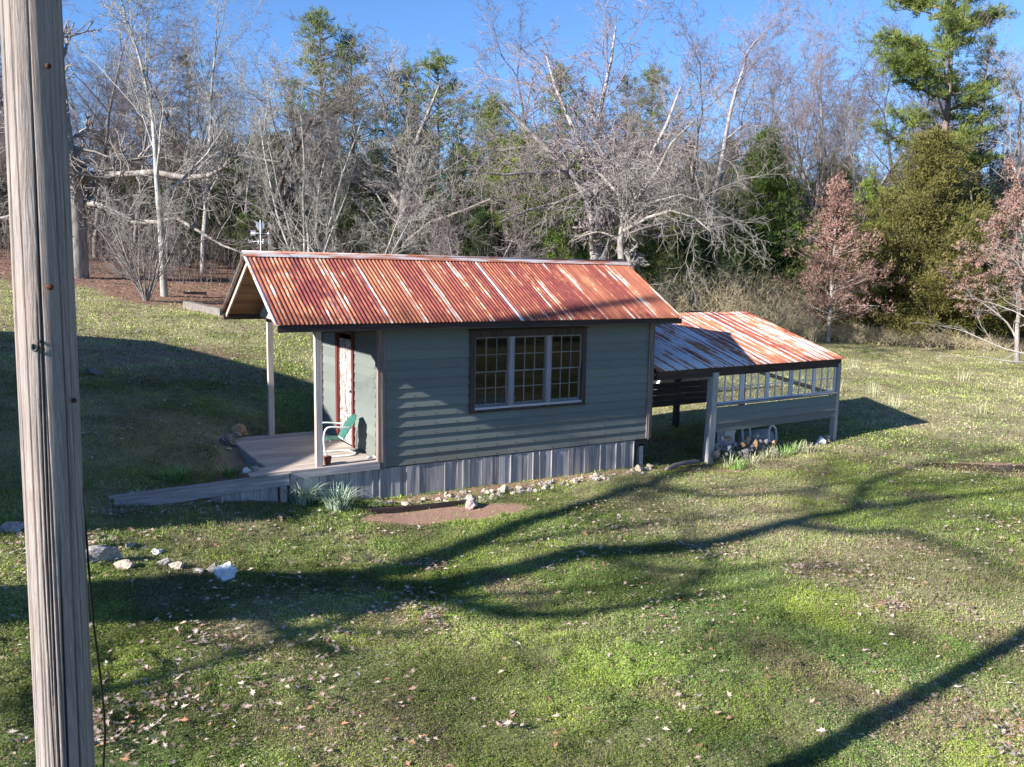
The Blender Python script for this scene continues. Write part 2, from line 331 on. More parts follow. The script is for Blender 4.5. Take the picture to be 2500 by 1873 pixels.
b.box(.010, .05, .02, 1.16, .1, ez-.05); b.box(.010, .05, 2.08, Wd-.09, .1, ez-.05); b.box(.010, .05, 1.16, 2.08, 2.13, ez-.05)
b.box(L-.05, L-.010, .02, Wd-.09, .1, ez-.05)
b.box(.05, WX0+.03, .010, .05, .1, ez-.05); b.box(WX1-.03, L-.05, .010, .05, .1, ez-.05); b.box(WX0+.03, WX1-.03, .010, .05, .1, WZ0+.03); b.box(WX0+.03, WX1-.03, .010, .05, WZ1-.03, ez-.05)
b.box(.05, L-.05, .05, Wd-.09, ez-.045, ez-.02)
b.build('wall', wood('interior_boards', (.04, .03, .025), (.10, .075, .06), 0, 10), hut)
for i, (x, y, wx, wy) in enumerate([(-.03, -.03, .10, .0), (L+.03, -.03, .1, 0)]):
    s_ = -1 if i == 0 else 1
    b = MB(10+i); b.box(min(x, x-s_*.11), max(x, x-s_*.11), -.045, -.022, -.03 if i == 0 else .0, ez-.1)
    b.box(min(x, x+s_*.022), max(x, x+s_*.022), -.045, .07, -.02 if i == 0 else 0., ez-.1)
    b.box(x-s_*.066, x-s_*.046, -.053, -.0455, -.03, ez-.1)
    b.build('corner_board', CORNER, hut)
for i in (0, 1):
    b = MB(14); x = -.02 if i == 0 else L+.02; b.box(x-.02, x+.02, Wd-.08, Wd+.02, 0, ez-.12); b.build('corner_board', CORNER, hut)
# window
def ring(b, x0, x1, y0, y1, z0, z1, tl, tb, tt):
    o_ = [(x0, z0), (x1, z0), (x1, z1), (x0, z1)]; i_ = [(x0+tl, z0+tb), (x1-tl, z0+tb), (x1-tl, z1-tt), (x0+tl, z1-tt)]
    V = [(x, y, z) for y in (y0, y1) for x, z in o_+i_]; Fc = []
    for k in range(4): j = (k+1) % 4; Fc += [(k, j, 4+j, 4+k), (8+k, 12+k, 12+j, 8+j), (k, 8+k, 8+j, j), (4+k, 4+j, 12+j, 12+k)]
    b.add(V, Fc)
win = MB(20); ring(win, WX0, WX1, -.05, .03, WZ0, WZ1, .095, .055, .11)
window = win.build('window', DARKZ, hut)
b = MB(21); b.box(WX0-.02, WX1+.02, -.06, -.02, WZ1+.002, WZ1+.03); b.build('head_trim', DARKX, window)
b = MB(22); b.box(WX0+.097, WX1-.097, -.062, .02, WZ0+.058, WZ0+.098); b.build('sill', MULLX, window)
sz0, sz1 = WZ0+.10, WZ1-.112; sx = [WX0+.098, WX1-.098]; sw = (sx[1]-sx[0]-2*.105)/3
sash_m = wood('weathered_sash_paint', (.05, .045, .04), (.26, .245, .23), 2, 50, .3)
for k in range(3):
    x0 = sx[0]+k*(sw+.105); x1 = x0+sw
    if k < 2:
        b = MB(23+k); b.box(x1, x1+.105, -.052, .02, sz0, sz1); b.box(x1+.03, x1+.075, -.060, -.0525, sz0, sz1); b.build('mullion', MULL, window)
    for half in (0, 1):
        zm = (sz0+sz1)/2; a, c = (zm-.012, sz1) if half else (sz0, zm+.012); y = -.022 if half else -.002; dx = 0 if half else .012
        b = MB(30+k*2+half)
        ring(b, x0+.001, x1-.001, y, y+.03, a, c, .027+dx, .026 if half else .05, .026)
        xa, xb = x0+.028+dx, x1-.028-dx; za, zb = a+(.026 if half else .05), c-.026
        for t in (1/3, 2/3): b.box(xa+(xb-xa)*t-.008+b.r.uniform(-.004, .004), xa+(xb-xa)*t+.008, y+.003, y+.026, za, zb)
        b.box(xa, xb, y+.005, y+.024, (za+zb)/2-.007, (za+zb)/2+.007)
        b.build('sash', sash_m, window)
        b = MB(1); b.add([(xa, y+.015, za), (xb, y+.015, za), (xb, y+.015, zb), (xa, y+.015, zb)], [(0, 1, 2, 3)]); b.build('pane', GLASS, window)
# things seen dimly inside
b = MB(40); b.box(2.2, 3.3, 1.1, 1.9, .1, .85); b.build('counter', simple('dim_furniture', (.25, .24, .26), .8), hut)
# door in the porch wall
door = MB(50); door.box(-.005, .03, 1.25, 1.98, .13, 2.04)
dr = door.build('door', DOORP, hut)
for a, c, z0, z1 in [(a, c, z0, z1) for a, c in ((1.30, 1.60), (1.66, 1.93)) for z0, z1 in ((.28, .62), (.7, 1.1), (1.55, 1.93))]:
        b = MB(51); b.box(-.012, -.006, a, c, z0, z0+.02); b.box(-.012, -.006, a, c, z1-.02, z1); b.box(-.012, -.006, a, a+.02, z0, z1); b.box(-.012, -.006, c-.02, c, z0, z1); b.build('panel_moulding', DOORP, dr)
b = MB(52); b.tube([(-.05, 1.31, 1.12), (-.01, 1.31, 1.12)], [.028, .014], 10); b.build('knob', BLACKM, dr)
b = MB(53)
b.box(-.05, .03, 1.985, 2.09, .12, 2.16); b.box(-.05, .03, 1.16, 1.245, .12, 2.16); b.box(-.055, .03, 1.14, 2.11, 2.161, 2.25); b.box(-.07, -.0, 1.12, 2.13, 2.251, 2.28); b.box(-.028, .02, 1.96, 1.984, .12, 2.07)
b.build('door_frame', REDJ, hut)
# porch: posts, gable infill, deck
px0 = -1.09; dz = .1165
def post(x, y, z0, z1, s_=.098, m_=POSTW, parent=hut, name='post', lean=(0, 0)):
    b = MB(int(abs(x*97+y*31)*10)); h = s_/2; V = []
    for z, o2, g in ((z0, (0, 0), 1.03), ((z0+z1)/2, (lean[0]*.6, lean[1]*.6), 1.), (z1, lean, 1.)):
        V += [(x-h*g+o2[0], y-h*g+o2[1], z), (x+h*g+o2[0], y-h*g+o2[1], z), (x+h*g+o2[0], y+h*g+o2[1], z), (x-h*g+o2[0], y+h*g+o2[1], z)]
    b.add(V, [(3,2,1,0), (8,9,10,11)]+[(4*k+i, 4*k+(i+1) % 4, 4*k+4+(i+1) % 4, 4*k+4+i) for k in (0, 1) for i in range(4)]); return b.build(name, m_, parent)
post(px0+.049, .042, dz, ez-.06); post(px0+.049, Wd-.09, dz, 2.37)
b = MB(60); b.box(px0, -.03, Wd-.14, Wd-.04, ez-.16, ez-.05); b.build('porch_beam', DARKX, hut); b = MB(60); b.box(px0, -.03, .0, .09, ez-.16, ez-.05); b.build('porch_beam', DARKX, hut)
# gable infill of corrugated sheet between the posts, wavy lower edge
n = 46*6; ys = np.linspace(-.30, Wd+.30, n); wv = np.sin(ys/.07*2*np.pi)
V = np.concatenate([np.stack([px0-.02+.009*wv, ys, 2.37+.012*wv], -1), np.stack([px0-.02+.009*wv, ys, np.minimum(hr-.07-np.abs(ys-Wd/2)*sl, 9)], -1)]); V[n:, 2] = np.maximum(V[n:, 2], V[:n, 2]+.005)
a = np.arange(n-1); gi = fast('gable_infill', V, np.stack([a, a+1, n+a+1, n+a], -1), simple('galvanised_sheet', (.5, .52, .53), .5, .4, .3, .12, 4), hut, True)
b = MB(61)   # deck boards run along x, with an angled far edge
yb = -.045
while yb < Wd-.02:
    y1 = min(yb+.136, Wd-.0); xe = -2.15 if yb < .25 else -1.80+(yb-.25)*.0
    b.box(xe-.02*b.r.random(), -.03, yb+.003, y1-.003, dz-.035, dz); yb += .139
b.build('deck', DECKW, hut)
b = MB(62); b.box(-1.54, -.035, -.068, -.047, dz-.13, dz-.004); b.build('deck_rim', GREYX, hut); b = MB(66); b.box(-1.81, -1.78, .25, Wd, dz-.2, dz-.037); b.build('deck_rim', GREYX, hut)
b = MB(63)   # skirt of upright boards
x = -1.54
while x < 5.36:
    wdt = b.r.uniform(.105, .15); x1 = min(x+wdt, 5.42); g = g1((x+x1)/2, -.05); top = -.02 if x > .02 else dz-.135; yj = b.r.uniform(-.008, .008)
    b.hexa([(x, -.018+yj, g-.12), (x1-.004, -.018+yj+b.r.uniform(-.006, .006), g-.12), (x1-.004, .006+yj, g-.12), (x, .006+yj, g-.12), (x, -.018+yj, top), (x1-.004, -.018+yj, top), (x1-.004, .006+yj, top), (x, .006+yj, top)])
    if b.r.random() < .22: b.box(x1-.010, x1+.012, -.034+yj, -.019+yj, g-.1, top-.01)
    x = x1
b.build('skirt_boards', GREYW, hut)
b = MB(64)
b.box(5.61, 5.71, .03, .13, -.75, -.02); b.build('foundation_post', POSTW, hut)
for xx in (.3, 2.9, 5.6): b = MB(64); b.box(xx-.05, xx+.05, Wd-.15, Wd-.05, -.6, -.02); b.build('foundation_post', POSTW, hut)
for q_ in ((.0, L, .03, .10, -.16, -.015), (0, L, Wd-.1, Wd-.03, -.16, -.015), (L-.1, L-.03, .1, Wd-.1, -.14, -.015)): b = MB(65); b.box(*q_); b.build('floor_joist', DARKX, hut)
# weather vane on the ridge
vx, _, _ = on(637, 622, (0, 1, 0), Wd/2); vz = hr+.05
vane = empty('weather_vane', (vx, Wd/2, vz), 'white iron weather vane with arrow and compass letters on the roof ridge', 'weather vane'); vane.scale = (.85, .85, .85)
vm = MB(70); vm.tube([(0, 0, -.03), (0, 0, .36), (0, 0, .62)], [.014, .010, .008], 6); vm.build('rod', VANE, vane)
vm = MB(71); vm.tube([(-.19, 0, .36), (.17, 0, .36)], .008, 6); vm.tube([(.13, 0, .36), (.155, 0, .36), (.19, 0, .36)], [.004, .03, .003], 8)
vm.prism([(-.20, .41), (-.09, .41), (-.12, .36), (-.09, .315), (-.20, .315), (-.17, .36)], 1, -.004, .004); vm.build('arrow', VANE, vane)
vm = MB(72)   # bird figure: body, raised tail, neck and head
vm.prism([(0, .40), (-.05, .435), (-.078, .49), (-.075, .55), (-.13, .61), (-.06, .585), (-.03, .57), (0, .52), (.03, .56), (.045, .605), (.065, .60), (.062, .57), (.078, .53), (.07, .47), (.03, .425)], 1, -.005, .005); vm.build('bird_figure', VANE, vane)
vm = MB(73); vm.tube([(-.16, 0, .20), (.15, 0, .20)], .005, 5); vm.tube([(0, -.15, .20), (0, .15, .20)], .005, 5)
def strokes(b, ps, ox, oz, y, h=.075, w_=.012, ax=0):
    for (a0, c0), (a1, c1) in ps:
        A = (ox+a0*h, y, oz+c0*h) if ax == 0 else (y, ox+a0*h, oz+c0*h); B = (ox+a1*h, y, oz+c1*h) if ax == 0 else (y, ox+a1*h, oz+c1*h); b.beam(A, B, .008, w_, (0, 0, 1) if abs(c1-c0) < .5 else (1, 0, .01) if ax == 0 else (0, 1, .01))
strokes(vm, [((0, 1), (.25, 0)), ((.25, 0), (.5, .8)), ((.5, .8), (.75, 0)), ((.75, 0), (1, 1))], -.235, .163, 0)
strokes(vm, [((0, 0), (0, 1)), ((0, 1), (.6, 1)), ((0, .5), (.5, .5)), ((0, 0), (.6, 0))], .16, .163, 0)
strokes(vm, [((0, 0), (0, 1)), ((0, 1), (.6, 0)), ((.6, 0), (.6, 1))], .16, .163, 0, ax=1)
strokes(vm, [((0, 0), (.6, 0)), ((.6, 0), (.6, .5)), ((.6, .5), (0, .5)), ((0, .5), (0, 1)), ((0, 1), (.6, 1))], -.21, .163, 0, ax=1)
vm.build('compass_letters', VANE, vane)
# ------------------------------------------------------------------ porch chair
def smooth_path(P, n=6):
    P = [Vector(p) for p in P]; out = []
    for i in range(len(P)-1):
        p0 = P[max(i-1, 0)]; p1 = P[i]; p2 = P[i+1]; p3 = P[min(i+2, len(P)-1)]
        for k in range(n):
            t = k/n; out.append(.5*((2*p1)+(-p0+p2)*t+(2*p0-5*p1+4*p2-p3)*t*t+(-p0+3*p1-3*p2+p3)*t**3))
    return out+[P[-1]]
ch = empty('lawn_chair', (-.45, .78, dz), 'green shell-back metal lawn chair with white tube frame on the porch deck', 'chair', rz=math.radians(-4)); ch.scale = (.88, .88, .88)
# local: chair faces -x ; shell seat and back
def shell(fn, nu, nv, th, name, mat, par):
    V = [fn(u/(nu-1), v/(nv-1)) for u in range(nu) for v in range(nv)]
    Fc = [(u*nv+v, u*nv+v+1, (u+1)*nv+v+1, (u+1)*nv+v) for u in range(nu-1) for v in range(nv-1)]
    ob = fast(name, V, Fc, mat, par, True); md = ob.modifiers.new('t', 'SOLIDIFY'); md.thickness = th; md.offset = 0; return ob
def backf(u, v):
    t = v; wv = (.20+.045*math.sin(min(1, t*1.25)*math.pi*.55))*(1 if t < .72 else math.sqrt(max(.0, 1-((t-.72)/.285)**2)))
    a = (u-.5)*2; y = a*wv; x = .06+.25*t+.05*t*t-.045*(1-a*a)*0+.03*a*a*-1+.010*math.cos(a*math.pi*3.5)*(t < .9); z = .30+.47*t
    return (x, y, z)
def seatf(u, v):
    a = (u-.5)*2; x = -.32+.42*v; wv = .225*(1-.25*max(0, (.25-v)/.25)**2); return (x, a*wv, .355-.035*v-.02*(1-a*a)+(.0 if v > .12 else -.25*(.12-v))+.006*math.cos(a*math.pi*3.5))
shell(seatf, 25, 12, .006, 'seat', GREENP, ch); shell(backf, 25, 18, .006, 'backrest', GREENP, ch)
for s_ in (-1, 1):
    y = s_*.255
    fr_ = MB(80); fr_.tube(smooth_path([(.16, y*.9, .56), (.02, y, .575), (-.24, y, .60), (-.33, y, .54), (-.36, y, .38), (-.345, y, .16), (-.31, y, .05), (-.22, y, .018), (0, y, .016), (.2, y*.95, .016), (.29, y*.6, .018), (.32, 0, .018)], 6), .0165, 10)
    fr_.build('frame', WHITE, ch)
for x_ in (-.22, .05): fr_ = MB(81); fr_.tube([(x_, -.24, .32), (x_, .24, .32)], .010, 8); fr_.build('crossbar', WHITE, ch)
# ------------------------------------------------------------------ rocks
ROCKM = {}
def rockmat(nm, c1, c2, lich=0.):
    if nm not in ROCKM:
        m = Mt(nm, .9, .15); n1 = m.noise(9, 6, None, .65); c = m.mix(m.ramp(n1, [(.3, 0.), (.7, 1.)]), c1, c2)
        if lich: c = m.mix(m.ramp(m.noise(16, 4), [(.55, 0.), (.62, lich)]), c, (.62, .62, .56))
        m.color(c); m.bump(n1, .6, .02); ROCKM[nm] = m.m
    return ROCKM[nm]
RG = lambda: rockmat('grey_sandstone', (.17, .15, .15), (.36, .33, .32), .5)
RT = lambda: rockmat('tan_sandstone', (.30, .24, .18), (.50, .43, .35), .4)
RO = lambda: rockmat('orange_sandstone', (.34, .17, .08), (.52, .33, .18), .3)
RW = lambda: rockmat('white_limestone', (.52, .52, .52), (.75, .75, .74), 0)
RD = lambda: rockmat('dark_fieldstone', (.08, .07, .07), (.20, .18, .17), .6)
RP = lambda: rockmat('pink_limestone', (.26, .20, .185), (.42, .35, .32), .3)
def rock(p, s, mt, label, seed, group=None, rz=None, sink=.3, rough=.22, name='rock', cat='rock'):
    R_ = random.Random(seed); bm = bmesh.new(); bmesh.ops.create_icosphere(bm, subdivisions=4, radius=.5)
    cuts = [(Vector((R_.gauss(0, 1), R_.gauss(0, 1), R_.gauss(0, .8))).normalized(), R_.uniform(.22, .38)) for _ in range(12)]
    ph = [(Vector((R_.gauss(0, 1), R_.gauss(0, 1), R_.gauss(0, 1)))*R_.uniform(4, 9), R_.uniform(0, 6)) for _ in range(5)]
    for vtx in bm.verts:
        c = vtx.co
        for nn, dd_ in cuts:
            e = c.dot(nn)-dd_
            if e > 0: c -= nn*e*.97
        c += c.normalized()*((mnoise.fractal(c*5+Vector((seed, 0, 0)), 1., 2., 4)-.0)*.05*(.6+rough*2)+mnoise.noise(c*2.2+Vector((0, seed, 0)))*.06); vtx.co = c
    me = bpy.data.meshes.new(name); bm.to_mesh(me); bm.free()
    o = link(name, me, mt, None, (p[0], p[1], p[2]+s[2]*(.5-sink))); o.scale = [x*1.25 for x in s]; o.rotation_euler = (R_.uniform(-.2, .2), R_.uniform(-.2, .2), R_.uniform(0, 6.28) if rz is None else rz)
    return tag(o, label, cat, group)
def grock(u, v, s, mt, label, seed, **k):
    p = gnd(u, v); return rock(p, s, mt, label, seed, **k)
grock(252, 1372, (.42, .26, .30), RG(), 'broad flat-faced grey rock, largest in the arc of rocks near the pole', 1, rz=.2)
grock(306, 1388, (.27, .16, .12), RT(), 'tan pitted rock lying just right of the broad grey rock', 2, rz=-.4)
grock(383, 1352, (.12, .12, .09), RW(), 'small bluish white rock at the back of the rock arc', 3)
grock(399, 1378, (.15, .14, .12), RG(), 'small grey upright rock in front of the bluish white one', 4)
grock(433, 1388, (.21, .15, .13), RT(), 'pale wedge-shaped rock right of the small upright one', 5, rz=.3)
grock(520, 1398, (.2, .16, .15), RD(), 'dark purplish rock touching the round white rock', 6)
grock(553, 1415, (.27, .24, .24), RW(), 'round crumpled bright white rock at the right end of the rock arc', 57, rough=.6)
grock(318, 1336, (.26, .12, .10), RG(), 'flat grey stone half hidden in leaves behind the rock arc', 8)
grock(352, 1338, (.1, .06, .04), RW(), 'thin white stone chip in the leaves behind the rock arc', 9)
grock(475, 1395, (.3, .12, .05), RG(), 'low mossy rock sunk in grass between the wedge rock and the dark rock', 10, sink=.5)
grock(28, 1296, (.42, .2, .16), RG(), 'long grey rock at the left edge of the yard beside the pole', 11, rz=.1)
grock(228, 916, (.34, .25, .22), RD(), 'dark rock alone on the shaded hillside just right of the pole', 12)
grock(557, 1085, (.34, .28, .26), RD(), 'rounded grey rock at the left back corner of the deck', 13)
grock(578, 1066, (.22, .17, .14), RG(), 'broken speckled rock between the two larger rocks by the deck', 14)
o = grock(590, 1062, (.3, .22, .26), RO(), 'orange-brown rock with a grey face standing behind the deck corner', 15)
grock(560, 1098, (.12, .1, .06), RT(), 'small pale stone in front of the rounded rock by the deck', 17)
for (u, v, lab, sd) in ((600, 1154, 'white round stone on the left end of the deck edge', 20), (623, 1152, 'pinkish white stone just right of the round one on the deck edge', 21)):
    rock(onz(u, v, dz-.01), (.13, .10, .11), RW() if sd == 20 else RP(), lab, sd, sink=.1, name='stone', cat='stone')
for (u, v, lab, sd) in ((901, 1119, 'white pebble on the deck at the foot of the porch wall', 22), (915, 1118, 'white pebble on the deck right beside the corner board', 23)):
    rock(onz(u, v, dz), (.08, .06, .05), RW(), lab, sd, sink=.1, name='stone', cat='stone')
pp = onz(790, 1134, dz)
b = MB(90); b.tube([(0, 0, 0), (0, 0, .02), (0, 0, .10), (0, 0, .13)], [.05, .055, .07, .072], 16); o = b.build('flower_pot', TERRA, None, (-.87, .14, dz)); tag(o, 'small dark terracotta pot on the deck behind the front porch post', 'pot')
# stones along the skirt
R_ = random.Random(5)
bigs = [(1150, 1238, (.30, .2, .16), RP, 'pointed pinkish boulder at the edge of the bare soil patch'), (1148, 1222, (.2, .17, .14), RG, 'rough grey rock leaning behind the pointed boulder at the soil patch'),
        (1230, 1200, (.15, .14, .14), RT, 'rounded yellowish white rock against the skirt boards, right of the boulder'), (1561, 1150, (.2, .18, .17), RT, 'upright tan rock before the gap at the right end of the skirt'), (1585, 1144, (.14, .12, .12), RT, 'tan rock in front of the corner foundation post'), (1405, 1178, (.14, .12, .12), RP, 'round pinkish stone in the middle of the stone row at the right'), (1457, 1174, (.18, .12, .10), RG, 'grey block among the stones near the right end of the skirt')]
for i, (u, v, s_, mt, lab) in enumerate(bigs): grock(u, v, s_, mt(), lab, 100+i, sink=.2)
def upt(a, b_, t): return a[0]+(b_[0]-a[0])*t, a[1]+(b_[1]-a[1])*t
line = [(895, 1233), (985, 1232), (1080, 1218), (1180, 1204), (1290, 1192), (1400, 1175), (1500, 1158), (1600, 1142)]
for i in range(120):
    t = R_.random()*6.999; k = int(t); u, v = upt(line[k], line[k+1], t-k); u += R_.uniform(-4, 4); v += R_.uniform(-7, 12)
    s_ = R_.uniform(.045, .12); grock(u, v, (s_*R_.uniform(.9, 1.5), s_, s_*.8), R_.choice([RG, RT, RP, RT, RT, RG])(), 'small pale stone in the row laid along the foot of the cabin skirt', 200+i, group='stones along the cabin skirt', sink=.42, rough=.5, name='stone', cat='stone')
# ------------------------------------------------------------------ timber edging, planks by the skirt
def obox(name, a, b_, w_, h_, mat, label, cat, group=None, up=(0, 0, 1)):
    q = MB(int(abs(a[0]*57+a[1]*13)*7)); q.beam(a, b_, w_, h_, up); return tag(q.build(name, mat), label, cat, group)
edge = empty('garden_edging', (-1.6, -.03, -.1), 'long weathered timber edging running down left from the porch deck', 'edging'); 
def rel(p, o=edge): return (p[0]-o.location.x, p[1]-o.location.y, p[2]-o.location.z)
b = MB(95); b.hexa([rel(p) for p in [(-4.08, -.075, -.20), (-1.56, -.075, -.11), (-1.56, -.035, -.11), (-4.08, -.035, -.20), (-4.08, -.075, .00), (-1.56, -.075, .062), (-1.56, -.035, .062), (-4.08, -.035, .00)]]); b.build('fascia_board', GREYX, edge)
b = MB(96); b.hexa([rel(p) for p in [(-4.15, -.09, .001), (-1.56, -.085, .064), (-1.56, .0, .064), (-4.15, .0, .001), (-4.15, -.09, .022), (-1.56, -.085, .09), (-1.56, .0, .09), (-4.15, .0, .022)]]); b.build('cap_board', GREYX, edge)
b = MB(97)
for x in np.arange(-2.75, -1.78, .145): b.box(*[x-edge.location.x, x+.14-edge.location.x], -.04+.03, -.02+.03, -.55+.1, -.10+.1)
b.build('skirt_board', GREYW, edge)
b = MB(98); b.box(-.10, -.0, -.045, .03, -.5, -.02); b.build('post', POSTW, edge)
p1, p2 = gnd(905, 1255), gnd(1140, 1231); obox('plank', (p1[0], p1[1], p1[2]+.03), (p2[0], p2[1], p2[2]+.03), .03, .09, DARKX, 'dark rotten plank edging the bare soil patch below the skirt', 'plank')
p1, p2 = gnd(893, 1250), gnd(1010, 1245); obox('plank', (p1[0], p1[1]+.05, p1[2]+.03), (p2[0], p2[1]+.05, p2[2]+.03), .16, .03, DARKX, 'short dark board lying flat behind the left end of the soil edging', 'plank')
p1, p2 = gnd(1625, 1150), gnd(1706, 1136)
b = MB(99); b.tube(smooth_path([(p1[0], p1[1], p1[2]+.03), ((p1[0]+p2[0])/2, (p1[1]+p2[1])/2+.06, (p1[2]+p2[2])/2+.08), (p2[0], p2[1], p2[2]+.09)], 4), [.03, .045, .04, .05, .04, .05, .045, .05, .04], 9)
tag(b.build('log', wood('log_bark', (.10, .08, .07), (.30, .25, .22), 0, 14)), 'grey fallen log lying between the cabin corner and the lean-to post', 'log')
# ------------------------------------------------------------------ the open lean-to
A_ = ony(1729, 1133, -.51); kk = (ony(1729, 1133, .08)-cam)[1]/(A_-cam)[1]
SL = cam+(A_-cam)*kk; B_ = on(2031, 1085, (0, 0, 1), -.56); SR = cam+(B_-cam)*kk
ang = math.atan2(SR[1]-SL[1], SR[0]-SL[0]); SW = math.hypot(SR[1]-SL[1], SR[0]-SL[0])
sh = empty('lean_to', (SL[0], SL[1], 0), 'open lean-to with rusty corrugated roof and a row of old windows', 'shed', rz=ang)
zc = lambda z: cz-(cz-z)*kk
eave = zc(1.455); rise = .97; RD_ = 2.95; xle = (5.88-SL[0])
RUST2 = rusty('rusted_zinc_sheet', -1.5, .8, .05, 11, .11)
prof = [(-.14+(RD_+.14)*t, eave+rise*t) for t in np.linspace(1, 0, 5)]
V0 = corrugated('roof', xle+.05, SW+.14, prof, RUST2, sh, wob=.004)
b = MB(110); b.box(xle+.06, SW+.06, -.06, .0, eave-.115, eave-.015); b.box(xle+.06, SW+.05, -.05, .06, eave-.20, eave-.1155); b.build('beam', DARKX, sh); b = MB(110); b.box(xle, SW+.05, RD_-.2, RD_-.12, eave+rise-.16, eave+rise-.05); b.build('beam', DARKX, sh)
for x in (xle+.1, .0, 1.3, 2.6, SW+.03): b = MB(111); b.beam((x, .06, eave-.04), (x, RD_-.1, eave+rise-.06-.02), .05, .09); b.build('rafter', DARKX, sh)
zg = zc(-.57)
def lpost(x, y, z0, z1, s_, m_=POSTW, lean=(0, 0)): return post(x, y, z0, z1, s_, m_, sh, 'post', lean)
lpost(-.02, .0, zg-.2, eave-.12, .16, GREYW, (.05, 0)); lpost(SW, .0, zg-.2, eave-.12, .12, POSTW, (.03, 0))
lpost(1.75, RD_-.15, -.8, eave+rise-.1, .12, DARKZ); lpost(SW-.1, RD_-.15, -.8, eave+rise-.1, .12, DARKZ); lpost(-.15, RD_-.15, -.8, eave+rise-.1, .12, DARKZ); lpost(3.0, RD_-.15, -.8, eave+rise-.1, .1, DARKZ)
b = MB(112)   # low back wall and rails
for i in range(4): b.box(-.1, 2.9, RD_-.22, RD_-.2, .02+i*.15, .165+i*.15)
b.build('back_boards', PLANKD, sh)
b = MB(115); b.box(-.1, SW, RD_-.24, RD_-.2, 1.12, 1.23); b.build('back_rail', PLANKD, sh)
b = MB(116); b.beam((SW-.05, .1, .5), (SW-.05, RD_-.2, .85), .04, .1); b.build('side_rail', PLANKD, sh)
zs = zc(.105); b = MB(113); eh = .165*kk
for i in range(3):
    z = zs+i*eh; b.prism([(-.085+.004*i, z), (-.048, z+eh+.012), (-.034, z+eh+.012), (-.055, z)], 0, .07, SW-.055)
b.build('siding', SAGE, sh)
b = MB(114); b.box(.08, SW-.06, -.105, .03, zc(.685)-.045, zc(.685)); b.build('sill', GREYX, sh)
SASHW = wood('pale_lean_to_sash', (.30, .30, .34), (.68, .68, .72), 2, 50, .2)
z0, z1 = zc(.70)-.012, eave-.135; nS = 5; xs0 = .08; wS = (SW-.07-xs0)/nS
for k in range(nS):
    x0 = xs0+k*wS+.006; x1 = xs0+(k+1)*wS-.006; b = MB(120+k); sp = .055; y = -.04+b.r.uniform(-.006, .006)
    b.box(x0, x0+sp, y, y+.03, z0, z1); b.box(x1-sp, x1, y, y+.03, z0, z1); b.box(x0+sp, x1-sp, y, y+.03, z1-.04, z1); b.box(x0+sp, x1-sp, y, y+.03, z0, z0+.03)
    for t in (1/3, 2/3): xx = x0+sp+(x1-x0-2*sp)*t; b.box(xx-.014, xx+.014, y+.003, y+.027, z0+.03, z1-.04)
    b.box(x0+sp, x1-sp, y+.006, y+.024, (z0+z1)/2-.008, (z0+z1)/2+.008)
    wdw = b.build('window', SASHW, sh)
    g = MB(1); g.add([(x0+sp, y+.015, z0+.03), (x1-sp, y+.015, z0+.03), (x1-sp, y+.015, z1-.04), (x0+sp, y+.015, z1-.04)], [(0, 1, 2, 3)]); g.build('pane', GLASS2, wdw)
def sloc(x, y, z):   # lean-to local -> world
    return (SL[0]+x*math.cos(ang)-y*math.sin(ang), SL[1]+x*math.sin(ang)+y*math.cos(ang), z)
# junk under the lean-to
def son(u, v, yl):   # sight line onto the lean-to's own vertical plane y=yl
    n = (-math.sin(ang), math.cos(ang), 0); return on(u, v, n, SL[0]*n[0]+SL[1]*n[1]+yl)
p = son(1772, 1075, .5); q = MB(130); q.box(-.15, .15, -.12, .12, 0, .42); q.box(-.165, .165, -.135, .135, .40, .44); tag(q.build('plastic_bin', PLASTIC, None, (p[0], p[1], p[2]-.2)), 'white plastic bin behind the stone pile under the lean-to', 'bin')
p = son(1846, 1082, .9); q = MB(131); q.tube([(-.42, 0, 0), (-.38, 0, 0), (.38, 0, 0), (.42, 0, 0)], [.12, .24, .24, .12], 20); o = q.build('storage_tank', simple('grey_tank_paint', (.33, .34, .36), .6), None, (p[0], p[1], p[2]+.08)); o.rotation_euler = (0, 0, ang); tag(o, 'grey round-sided tank lying under the lean-to behind the stones', 'tank')
def hexframe(u, v, yl, r, label, rot, el=1.0):
    p = son(u, v, yl); q = MB(132); P = [(math.cos(math.pi/3*k+rot)*r, 0, math.sin(math.pi/3*k+rot)*r*el) for k in range(7)]
    for a, c in zip(P[:-1], P[1:]): q.beam(a, c, .035, .035, (0, 1, 0))
    o = q.build('window_frame', WHITE, None, tuple(p)); o.rotation_euler = (-.15, 0, ang+.3); return tag(o, label, 'frame')
hexframe(1822, 1060, .7, .24, 'white six-sided frame leaning at the left behind the stone pile', .5); hexframe(1886, 1062, .45, .25, 'white six-sided frame leaning right of the grey tank', .5)
# stone pile under the lean-to (zoom coordinates of the survey image -> photo pixels)
pile = [(230, 1215, 40, 60, RW, 'small bluish stone on top of the pile next to the white bin'), (318, 1220, 105, 70, RO, 'orange-tan block on the left top of the stone pile'), (575, 1230, 85, 90, RO, 'orange block in the middle top of the stone pile'),
        (695, 1180, 130, 85, RT, 'grey-tan wedge stone capping the stone pile'), (675, 1290, 80, 125, RO, 'tall orange block standing under the capping wedge stone'), (748, 1270, 50, 70, RP, 'pink grey stone right of the tall orange block'), (815, 1265, 90, 80, RG, 'mossy grey stone between the tall block and the right block'),
        (920, 1280, 110, 90, RO, 'brown square block at the right end of the stone pile'), (515, 1295, 90, 60, RO, 'yellowish stone left of the tall orange block'), (325, 1340, 60, 90, RW, 'grey white stone on end in the left of the pile'), (540, 1420, 160, 100, RG, 'big slab leaning at the front foot of the stone pile'), (160, 1430, 130, 110, RD, 'large dark stone at the lower left of the pile beside the post')]
